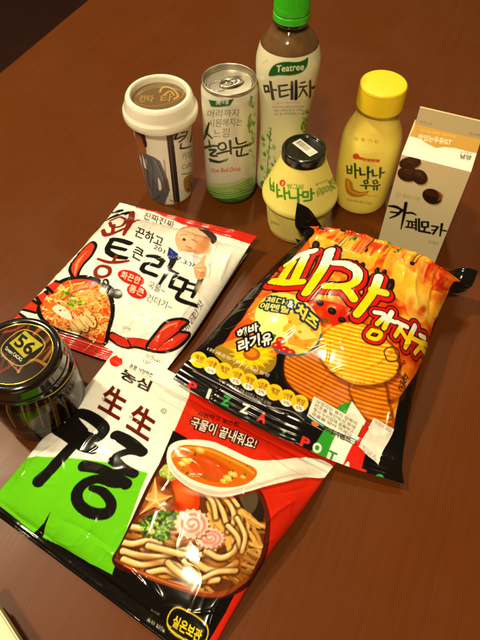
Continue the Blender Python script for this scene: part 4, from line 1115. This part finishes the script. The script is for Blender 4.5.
# ------------------------------------------------------------------ tea bottle
tx, ty = 0.0435, 0.505
prof = [(12.4, 186), (12.8, 181), (15.0, 178), (21.0, 171.5), (26.2, 162), (28.9, 150), (29.0, 141), (27.6, 126), (25.2, 108), (23.6, 90), (23.2, 70), (24.2, 40), (26.0, 18), (26.0, 6), (24.2, 1.6), (20, 0.5)]
G = turned_grid([(25.6, 164.2), (27.4, 158), (29.0, 150), (29.15, 141), (27.75, 126), (25.35, 108), (23.75, 90), (23.35, 70), (24.35, 40), (26.1, 18), (26.15, 9)], tx, ty, 360, 290, smooth=True)
S = Sheet(G, True); S.fill((226, 222, 188))
S.poly([(268, 120), (300, 118), (310, 200), (255, 200)], (220, 220, 160), smooth=True, alpha=0.5)
leaf = [(269, 75.5), (273, 66), (283, 62), (297, 62), (304, 60), (308, 57.5), (307, 66), (302, 72), (292, 75), (280, 75)]
S.poly([(a - .4, b + .8) for a, b in leaf], (150, 170, 90), smooth=True); S.poly(leaf, (24, 84, 26), smooth=True)
S.text('Teatree', (276, 72.5), (304, 70), (.4, -7), (236, 232, 196), 0.015)
IK = (26, 24, 16)
for pts, w in [([(264, 86), (268, 86)], 1.8), ([(264, 86), (265, 92), (269, 91)], 1.8), ([(268, 86), (269, 92)], 1.8), ([(270.5, 82), (273, 99)], [2.6, 3]), ([(272, 90), (276, 90)], 2),
               ([(279, 86), (287, 85)], 2), ([(279, 86), (280, 97), (288, 95)], 2), ([(280, 91), (287, 90)], 1.8), ([(289, 89.5), (292, 89.5)], 1.6), ([(292, 82), (292, 99)], [2.4, 2.8]), ([(296, 81), (296, 99)], [2.4, 3]),
               ([(301, 83), (305, 82)], 1.8), ([(299.5, 87), (307, 86)], 1.8), ([(304, 87), (299, 97)], [2, 1.4]), ([(304, 90), (307.5, 96)], [1.8, 1.4]), ([(310, 81), (310, 97)], [2.4, 2.2]), ([(310.5, 88), (315, 87)], 2)]:
    S.stroke(pts, w, IK, smooth=False)
S.text('몸이 맑아지는', (276, 104.5), (301, 103.5), (0, -2.4), (196, 150, 110))
for k, s in enumerate(('우리가 마시는 남미의 차 한 잔으로', '가볍고 산뜻하게 즐기는 시간을', '맑은 물과 함께 담았습니다')):
    S.text(s, (272 + k * 1.4, 108.5 + 3.4 * k), (304 - k * 1.8, 107.8 + 3.4 * k), (0, -2.4), (110, 106, 80))
S.text('산뜻', (307, 121), (310.5, 109), (3, 2), (80, 96, 50)); S.text('마떼', (261, 66), (267, 62), (2, -4), (170, 170, 130))
for pol, sd in (([(302, 112), (310, 108), (311, 150), (300, 150)], 3), ([(262, 126), (274, 122), (276, 190), (260, 190)], 4)):
    scatter(pol, 60, sd, 2.0, [(120, 160, 60), (84, 130, 44), (160, 190, 100), (190, 206, 140)], S, 60, 0.45)
S.stroke([(266, 190), (268, 160), (271, 128)], 1.0, (100, 140, 60)); S.stroke([(303, 150), (306, 126), (309, 112)], 1.0, (100, 140, 60))
M_PET = mat('clear_bottle_plastic', (235, 235, 225), 0.06, trans=1.0, ior=1.35)
M_TEA = mat('brown_tea', (166, 122, 78), 0.2, trans=0.25, ior=1.3, vary=0.35, bscale=160)
M_LABEL = mat('shrink_label', rough=0.3, printed=True, coat=0.25, bump=0.02, bscale=150)
M_GCAP = mat('green_cap_plastic', (56, 190, 26), 0.32, coat=0.25, sss=0.1)
tea = thing('tea_bottle', 'tall tea bottle with a green screw cap and cream label, tallest in the row', 'bottle', (tx, ty, 0))
lathe('bottle_body', catmull(prof, 5), M_PET, tea, 96)
lathe('tea_fill', [(0, 177)] + [(max(r - 0.9, 1), z) for r, z in catmull(prof[1:], 5) if 1.7 < z < 177] + [(0, 1.6)], M_TEA, tea, 72)
link('label', S.mesh('label', G + 0 * G, None, (tx, ty, 0)), M_LABEL, tea)
gc = lathe('cap', [(0, 213), (13.6, 213), (14.6, 211.6), (15.2, 198), (15.4, 196), (15.4, 192.5), (14.6, 192.2), (14.6, 191.2), (15.6, 190.8), (15.7, 185.5), (13, 185)], M_GCAP, tea, 288, ridges=48, ridge_mm=-0.35, ridge_z=(197, 211.7), round_mm=0.35)
lathe('neck_ring', [(13, 184.4), (15.2, 184.2), (15.4, 183.2), (13, 182.6)], M_PET, tea, 72)

# ------------------------------------------------------------------ pot-bellied banana milk tub
bx_, by_ = base(296.5, 223)
G = turned_grid(chamfer(np.array([(19.6, 89), (20.4, 86), (33.6, 53), (37.0, 45.5), (37.2, 41.2), (34.2, 39.6), (33.4, 36.5), (30.2, 5), (28.6, 0.7)], float), 1.6), bx_, by_, 360, 220)
S = Sheet(G, True); S.fill((236, 222, 118))
GN = (74, 142, 28)
S.text('빙그레', (287, 189), (303, 190), (.5, -5.5), (96, 150, 40), 0.02); S.ell(282.5, 183, 3, 3.4, 0, (214, 66, 30)); S.text('a', (281.5, 185), (283.5, 184.6), (.5, -3.4), (244, 220, 170), 0.02)
for pts, w in [([(270, 179), (271, 189)], 2.2), ([(273.5, 183), (274, 191)], 2.2), ([(270, 185), (274, 187)], 1.8), ([(270.5, 189), (274, 191)], 1.8), ([(277, 185), (277.5, 197)], 2.3), ([(277, 190), (279.5, 190)], 1.8),
               ([(277, 189), (277.5, 196), (282, 196)], 2.2), ([(284, 188), (285, 199)], 2.4), ([(284.5, 193), (288, 193)], 2),
               ([(289, 191), (290, 198), (296, 198)], 2.2), ([(298, 189), (298.5, 202)], 2.4), ([(298.5, 195), (302, 195)], 2),
               ([(303, 192), (308, 192), (308, 197), (303, 197), (303, 192)], 2), ([(311, 189), (311.5, 199)], 2.3), ([(311, 194), (314, 193)], 2), ([(304, 201), (311, 200)], 2)]:
    S.stroke(pts, w, GN, smooth=False)
S.text('우유', (316, 198), (325, 195), (0, -6), (120, 160, 60), 0.02); S.text('항아리', (315, 187), (327, 182), (.5, -3.4), (140, 160, 70), 0.02)
for x in range(4): S.ell(319 + 4 * x, 191 - 1.2 * x, 2.4, 3.4, 20, (176, 190, 90), alpha=0.8); S.loop([(317 + 4 * x, 191 - x), (319 + 4 * x, 188 - x), (321 + 4 * x, 191 - x), (319 + 4 * x, 194 - x)], 0.6, (110, 150, 60))
scatter([(329, 182), (334, 176), (337, 184), (333, 192)], 14, 8, 2.2, [(120, 160, 50), (160, 180, 80)], S)
S.text('240ml', (270.5, 223), (279, 226), (0, -3), (120, 112, 60))
M_POT = mat('yellow_tub_plastic', rough=0.38, printed=True, coat=0.1, sss=0.12)
tub = thing('milk_tub', 'squat yellow banana milk tub with a dark round lid, behind the chip bag', 'milk tub', (bx_, by_, 0))
link('tub_body', S.mesh('tub_body', None, None, (bx_, by_, 0)), M_POT, tub)
lathe('tub_bottom', [(0, 2.5), (26, 2.5), (27.4, 0.5), (28.8, 0.8)], mat('tub_plastic', (232, 216, 124), 0.4), tub)
M_DLID = mat('dark_green_foil', (22, 26, 16), 0.2, coat=0.6, bump=0.1, bscale=180, vary=0.2)
tl = lathe('lid', [(0, 95.2), (16.5, 95.2), (17.2, 96.6), (19.2, 97.0), (20.6, 95.6), (20.9, 91), (20.7, 87.2), (19.8, 86.6)], M_DLID, tub, 96, round_mm=0.6)
a, b = np.meshgrid(np.linspace(-1, 1, 60), np.linspace(-1, 1, 40))
ca, sa = math.cos(R(-52)), math.sin(R(-52))
lx, ly = a * 12.2, -b * 5.0
G = np.stack([bx_ + 0.0005 + (lx * ca - ly * sa) / 1000, by_ + 0.001 + (lx * sa + ly * ca) / 1000, np.full_like(a, 0.0957)], -1)
T_ = Sheet(G); T_.fill((226, 222, 206))
w_, h_ = T_.nu * T_.dx, T_.nv * T_.dy; x = 1.5; rr_ = np.random.default_rng(2)
while x < w_ - 7:
    k = rr_.uniform(.25, .8); T_.poly([(x, 1.2), (x + k, 1.2), (x + k, h_ - 3), (x, h_ - 3)], (70, 66, 60), mm=True); x += k + rr_.uniform(.3, .9)
for k in range(3): T_.poly([(w_ - 5.5 + k * 1.6, 1.4), (w_ - 5 + k * 1.6, 1.4), (w_ - 5 + k * 1.6, h_ - 1.5), (w_ - 5.5 + k * 1.6, h_ - 1.5)], (120, 114, 104), mm=True)
link('price_sticker', T_.mesh('price_sticker', None, None, (bx_, by_, 0)), M_PAPER, tl)

# ------------------------------------------------------------------ yellow banana milk bottle
yx, yy = 0.1285, 0.4835
prof = [(17.6, 117.5), (17.8, 112), (19.0, 107), (23.2, 99), (27.6, 88), (29.6, 78), (30.2, 64), (30.0, 44), (29.4, 24), (28.4, 8), (26.6, 2.0), (23, 0.6)]
G = turned_grid([(17.2, 116), (17.4, 112), (18.6, 107)] + [(r - 0.6, z) for r, z in prof[3:]], yx, yy, 300, 220, smooth=True)
S = Sheet(G, True); S.fill((246, 226, 104))
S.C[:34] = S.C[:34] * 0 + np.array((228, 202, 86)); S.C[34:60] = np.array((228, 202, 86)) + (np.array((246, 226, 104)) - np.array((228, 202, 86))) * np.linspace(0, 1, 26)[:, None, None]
S.text('유 통 기 한', (354, 140), (379, 144), (0, -3.4), (150, 130, 30), 0.0)
S.ell(356, 156.5, 3.4, 3, 0, (206, 60, 24)); S.stroke([(359, 158), (366, 160), (378, 161)], 3.2, (210, 70, 30)); S.text('서울우유', (360, 161.5), (377, 163), (0, -3), (244, 214, 120), 0.01)
DGN = (34, 66, 22)
for pts, w in [([(347, 166), (347.5, 173)], 1.8), ([(351.5, 166), (351.5, 173)], 1.8), ([(347, 169.5), (351, 170)], 1.6), ([(347.5, 173), (351, 173.5)], 1.6), ([(355, 164), (355.5, 178)], [2.2, 1.6]), ([(355.5, 170), (358.5, 170.5)], 1.8),
               ([(360, 168), (360.5, 175), (365, 174.5)], 1.8), ([(368, 167), (368, 179)], [2.2, 1.6]), ([(368, 172), (371, 172)], 1.8), ([(372.5, 170), (373, 176), (377, 175.5)], 1.8), ([(380.5, 168), (380, 178)], [2.2, 1.6]), ([(380.5, 173), (384, 172.5)], 1.8),
               ([(364, 181), (367, 180), (368, 183), (365, 184), (364, 181)], 1.4), ([(361, 185.5), (370, 185.5)], 1.6), ([(366, 186), (366, 189)], 1.6), ([(373, 181), (376, 180), (378, 183), (374, 184), (373, 181)], 1.4), ([(371, 186), (380, 185)], 1.6), ([(374, 186), (374, 190)], 1.6), ([(377, 186), (377, 190)], 1.6)]:
    S.stroke(pts, w, DGN, smooth=False)
S.poly([(346, 178), (352, 182), (354, 189), (362, 192), (369, 191), (364, 196), (354, 197), (347, 193), (345, 185)], (196, 132, 26), smooth=True); S.stroke([(348, 182), (350, 190), (358, 194), (366, 193)], 1.6, (232, 178, 60))
S.text('바나나과즙 함유 가공유', (347, 201), (372, 205), (0, -2.6), (120, 100, 30), 0.0); S.stroke([(366, 195), (376, 196)], 2, (226, 170, 40), alpha=.6)
M_MILK = mat('yellow_milk_bottle', rough=0.3, printed=True, coat=0.7, sss=0.12)
M_YCAP = mat('yellow_cap_plastic', (244, 212, 34), 0.34, coat=0.2, sss=0.1)
yb = thing('milk_bottle', 'yellow plastic banana milk bottle with a yellow cap, beside the carton', 'bottle', (yx, yy, 0))
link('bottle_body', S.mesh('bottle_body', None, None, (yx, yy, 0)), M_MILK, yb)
lathe('neck_ring', [(16, 116.4), (18.6, 116.2), (18.9, 115.2), (18.4, 114.2), (16, 114)], mat('cloudy_plastic', (226, 206, 110), 0.15, coat=0.6), yb, 80)
lathe('cap', [(0, 138.4), (19.8, 138.4), (21.0, 137.4), (21.5, 134), (21.7, 117), (21.2, 115.6), (17, 115.6)], M_YCAP, yb, 270, ridges=90, ridge_mm=-0.35, ridge_z=(118, 134.5), round_mm=0.7)

# ------------------------------------------------------------------ gable-top coffee milk carton
zS = 0.117
A = at(401.5, 154.5, zS); B = at(471.0, 172.0, zS)
wv = (B - A)[:2]; W = float(np.hypot(*wv)); wd = wv / W; nd = np.array([-wd[1], wd[0]])        # across the front, and away from the camera
DEP = 0.052
C3 = lambda a, d, z: np.array([*(A[:2] + wd * a + nd * d), z])
def face(q, nu_, nv_):
    s, t = np.meshgrid(np.linspace(0, 1, nu_), np.linspace(0, 1, nv_))
    s, t = s[..., None], t[..., None]
    return (q[0] * (1 - s) + q[1] * s) * (1 - t) + (q[3] * (1 - s) + q[2] * s) * t
SH, ZR = 0.0045, 0.1315
F1 = Sheet(face([C3(0, 0, zS), C3(W, 0, zS), C3(W, 0, 0.0006), C3(0, 0, 0.0006)], 120, 230))
RL_, RR_ = C3(SH * .6, 0.0245, ZR), C3(W - 0.0005, 0.0245, ZR)
F2 = Sheet(face([RL_, RR_, C3(W, 0, zS), C3(0, 0, zS)], 120, 60))
fu_ = np.array([nd[0] * 0.10, nd[1] * 0.10, 1.0]); fh = 0.0155
F3 = Sheet(face([RL_ + fu_ * fh, RR_ + fu_ * fh, RR_, RL_], 120, 40))
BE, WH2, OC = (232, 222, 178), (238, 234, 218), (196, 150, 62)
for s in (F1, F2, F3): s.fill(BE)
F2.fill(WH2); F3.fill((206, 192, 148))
F1.poly([(395, 150), (480, 165), (480, 174.5), (440, 164), (398, 158)], WH2)
F2.poly([(400, 120), (490, 140), (490, 156), (470, 152), (455, 148), (445, 147), (436, 148), (428, 144), (418, 138), (404, 135)], OC, smooth=False)
F2.text('맛있는우유GT', (418, 140), (451, 145.5), (1.0, -6.2), (244, 238, 214), 0.02); F2.text('부드러운 커피와 우유의 만남', (420, 131.5), (456, 138), (.5, -2.6), (226, 200, 130))
F2.text('남양', (460, 158.5), (471, 160.5), (.6, -5), (44, 40, 34), 0.02); F2.text('주식회사', (460, 153), (472, 155), (.4, -2), (120, 110, 90))
F3.text('여는곳', (419, 123), (432, 125.5), (.4, -3), (150, 136, 96)); F3.text('반대쪽', (469, 135), (480, 137), (.4, -3), (150, 136, 96))
for x, y, a_, b_, g in ((410, 163, 11, 6.2, -8), (408, 174, 10.5, 7.6, 8), (419.5, 177, 8.6, 7, 40), (432, 196.5, 10, 7.4, 24)):
    F1.ell(x + 1, y + 1.4, a_, b_, g, (150, 130, 90), alpha=0.6); F1.ell(x, y, a_, b_, g, (36, 18, 10))
    F1.ell(x - .5, y - b_ * .3, a_ * .7, b_ * .4, g, (70, 40, 22), alpha=0.7); F1.stroke([(x - a_ * .7, y - 2 + g * .03), (x, y + .6), (x + a_ * .7, y + 2 + g * .05)], 1.2, (24, 12, 8))
F1.stroke([(437, 191), (441, 196), (438, 201)], [1, 4, 1], (150, 96, 40), alpha=0.8)
F1.text('깊은 풍미의 라떼', (395, 197), (419, 202), (1, -5), (160, 150, 100), -0.01)
for pts, w in [([(389, 206), (396, 207), (402, 210)], [2, 3.4, 2]), ([(402, 210), (397, 215), (390, 218)], [3, 2.4, 1.4]), ([(391, 212), (399, 213)], 2), ([(406, 203), (404, 215), (401, 229)], [3, 2.6, 1]), ([(405, 213), (412, 213), (416, 215)], [2, 2.4, 1.2])]:
    F1.stroke(pts, w, (24, 20, 14))
for pts, w in [([(407, 221), (414, 222)], 1.8), ([(409, 222), (408, 227)], 1.6), ([(412, 222), (412, 227)], 1.6), ([(406, 227), (414, 228)], 1.8), ([(416, 219), (416, 230)], 1.8), ([(413, 225), (416, 225)], 1.4), ([(419, 219), (419, 231)], 2),
               ([(422, 222), (428, 222), (428, 227), (422, 227), (422, 222)], 2), ([(425, 228), (424, 231)], 1.8), ([(419.5, 231), (430, 233)], 2.4),
               ([(432, 226), (438, 227), (433, 234)], 2), ([(432, 230), (436, 230)], 1.5), ([(442, 224), (440, 236)], [2.4, 1.4]), ([(441, 230), (446, 231)], 1.8)]:
    F1.stroke(pts, w, (24, 20, 14), smooth=False)
F1.text('310ml', (428, 243), (438, 245), (.5, -3), (150, 140, 100))
oc_ = C3(W / 2, DEP / 2, 0)
mc = thing('milk_carton', 'beige gable top coffee milk carton with three printed coffee beans', 'milk carton', oc_)
M_CTN = mat('waxed_carton', rough=0.36, printed=True, coat=0.15, bump=0.02, bscale=120)
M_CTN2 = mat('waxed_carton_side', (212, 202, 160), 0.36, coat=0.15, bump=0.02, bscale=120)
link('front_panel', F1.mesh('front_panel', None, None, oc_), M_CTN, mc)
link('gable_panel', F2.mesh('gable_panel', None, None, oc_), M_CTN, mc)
def quads(name, Q4, m, parent):
    bm = bmesh.new()
    for q in Q4: bm.faces.new([bm.verts.new(tuple(p - oc_)) for p in q])
    me = bpy.data.meshes.new(name); bm.to_mesh(me); bm.free(); return link(name, me, m, parent)
bl_, br_ = C3(SH * .6, 0.0262, ZR), C3(W - .0005, 0.0262, ZR)
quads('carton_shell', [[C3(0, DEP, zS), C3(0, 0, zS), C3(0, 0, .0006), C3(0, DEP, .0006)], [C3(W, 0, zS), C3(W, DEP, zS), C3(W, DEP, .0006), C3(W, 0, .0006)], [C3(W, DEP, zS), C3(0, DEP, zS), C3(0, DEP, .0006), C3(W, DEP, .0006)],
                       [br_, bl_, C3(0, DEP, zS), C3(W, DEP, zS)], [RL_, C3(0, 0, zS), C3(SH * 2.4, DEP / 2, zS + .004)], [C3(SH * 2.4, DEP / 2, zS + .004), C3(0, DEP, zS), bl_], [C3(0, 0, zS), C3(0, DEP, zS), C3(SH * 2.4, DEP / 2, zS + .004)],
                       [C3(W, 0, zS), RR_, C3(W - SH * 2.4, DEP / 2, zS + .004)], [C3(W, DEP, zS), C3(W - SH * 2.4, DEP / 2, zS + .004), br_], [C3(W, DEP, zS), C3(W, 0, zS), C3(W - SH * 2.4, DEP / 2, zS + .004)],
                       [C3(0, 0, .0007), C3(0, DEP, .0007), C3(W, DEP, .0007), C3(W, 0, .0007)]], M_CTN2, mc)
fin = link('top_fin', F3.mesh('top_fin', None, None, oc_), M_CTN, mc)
T2, T3 = RL_ + fu_ * fh, RR_ + fu_ * fh
B2, B3 = bl_ + fu_ * fh, br_ + fu_ * fh
quads('fin_back', [[B3, B2, bl_, br_], [T2, T3, B3, B2], [T2, B2, bl_, RL_], [T3, RR_, br_, B3]], M_CTN2, fin)

# ------------------------------------------------------------------ dark chocolate jar on the left
jx, jy = base(47, 407)
M_JAR = mat('dark_brown_plastic', rough=0.2, printed=True, coat=0.15, spec=0.3)
G = turned_grid(chamfer(np.array([(33.0, 66), (35.6, 61), (36.4, 50), (36.0, 30), (34.8, 10), (33.0, 3.2), (29, 0.7)], float), 2.0), jx, jy, 360, 190)
S = Sheet(G, True); S.fill((17, 10, 7))
rr_ = np.random.default_rng(12)
for k in range(9):
    x0 = 8 + k * 9 + rr_.uniform(-2, 2); S.poly([(x0, 400), (x0 + 3.0, 400), (x0 + 9, 424), (x0 + 5, 426)], (88 + 20 * (k % 3), 52 + 12 * (k % 3), 20), alpha=0.55)
for k in range(6): S.stroke([(6 + k * 14, 396), (16 + k * 14, 428)], 0.7, (150, 130, 60), alpha=0.8)
S.stroke([(0, 399), (14, 402), (30, 402), (48, 396), (60, 388), (70, 376), (74, 366)], 1.3, (170, 160, 60))
S.stroke([(0, 421), (20, 432), (40, 432), (60, 424), (80, 404)], 0.8, (130, 100, 50), alpha=.6)
S.text('72% 카카오', (60, 392), (71, 380), (3, 3), (150, 140, 120)); S.text('DREAM CACAO', (36, 409), (66, 396), (2, 4), (120, 104, 70))
jar = thing('chocolate_jar', 'dark brown glossy chocolate jar with a gold ringed round lid', 'jar', (jx, jy, 0))
link('jar_body', S.mesh('jar_body', None, None, (jx, jy, 0)), M_JAR, jar)
lathe('jar_bottom', [(0, 3), (27, 2.6), (29.1, 0.8)], mat('jar_plastic', (26, 16, 11), 0.2, coat=0.6), jar)
M_JLID = mat('black_lid_plastic', (20, 14, 11), 0.16, coat=0.7)
jl = lathe('lid', [(0, 83.6), (26.6, 83.6), (27.4, 84.8), (29.6, 85.2), (31.6, 84.0), (32.6, 81), (33.0, 72.5), (33.8, 71.4), (34.0, 67.2), (33.2, 66.2), (31, 66)], M_JLID, jar, 120, round_mm=0.8)
def lidprint(s):
    s.fill((32, 18, 12))
    for k in range(9): s.stroke([(-8 + k * 8, 372 - k * 2), (14 + k * 8, 318 + k * 2)], 2.4, (70 + 20 * (k % 3), 26 + 12 * (k % 3), 14), alpha=0.8)
    for q, c in (([(4, 332), (14, 330), (28, 323)], (134, 44, 26)), ([(34, 334), (40, 329), (46, 325)], (150, 80, 34)), ([(42, 345), (47, 341), (52, 334)], (120, 70, 30)), ([(44, 360), (50, 352), (55, 343)], (130, 90, 34)), ([(18, 372), (26, 362), (36, 360), (46, 365)], (140, 92, 34)), ([(0, 372), (10, 366), (14, 362)], (110, 30, 20))):
        s.stroke(q, 2.6, c)
    sq = [(25, 331), (44, 345), (31, 363), (9, 347)]
    s.poly([(24, 330), (45, 345), (22, 367), (0, 348)], (14, 12, 8))
    s.poly([(25, 330.5), (43.5, 345), (24, 358), (9, 343)], (164, 158, 40)); s.poly([(26, 336), (36, 344), (26, 352), (17, 344)], (196, 190, 70), alpha=0.5)
    s.loop([(24, 329.5), (45, 345), (21, 366), (1, 349)], 0.9, (176, 164, 60))
    s.text('56', (13, 344.5), (29, 356.5), (8.5, -12), (24, 22, 10), 0.03)
    s.text('Dream CACAO', (5, 349.5), (21, 362), (1.8, -3.4), (226, 220, 200), 0.02)
    s.text('Original Chocolate', (-3, 352), (19, 374), (1.6, -3), (196, 160, 140), 0.01)
    s.text('%', (31, 356), (34, 357.5), (1.5, -3), (24, 22, 10))
    t = np.linspace(0, 2 * math.pi, 90, endpoint=False); cxm, cym = s.nu * s.dx / 2, s.nv * s.dy / 2
for_r = 26.4
def lidp2(s):
    lidprint(s)
disc('lid_print', jx, jy, 0.0837, for_r, 190, M_JAR, jl, lidp2, 0.0, (jx, jy, 0))
M_GOLD = mat('gold_ring', (196, 176, 70), 0.25, metal=0.9)
ringmesh('gold_ring', 26.3, 26.3, 25.3, 25.3, 83.7, 84.15, M_GOLD, jl, n=120)
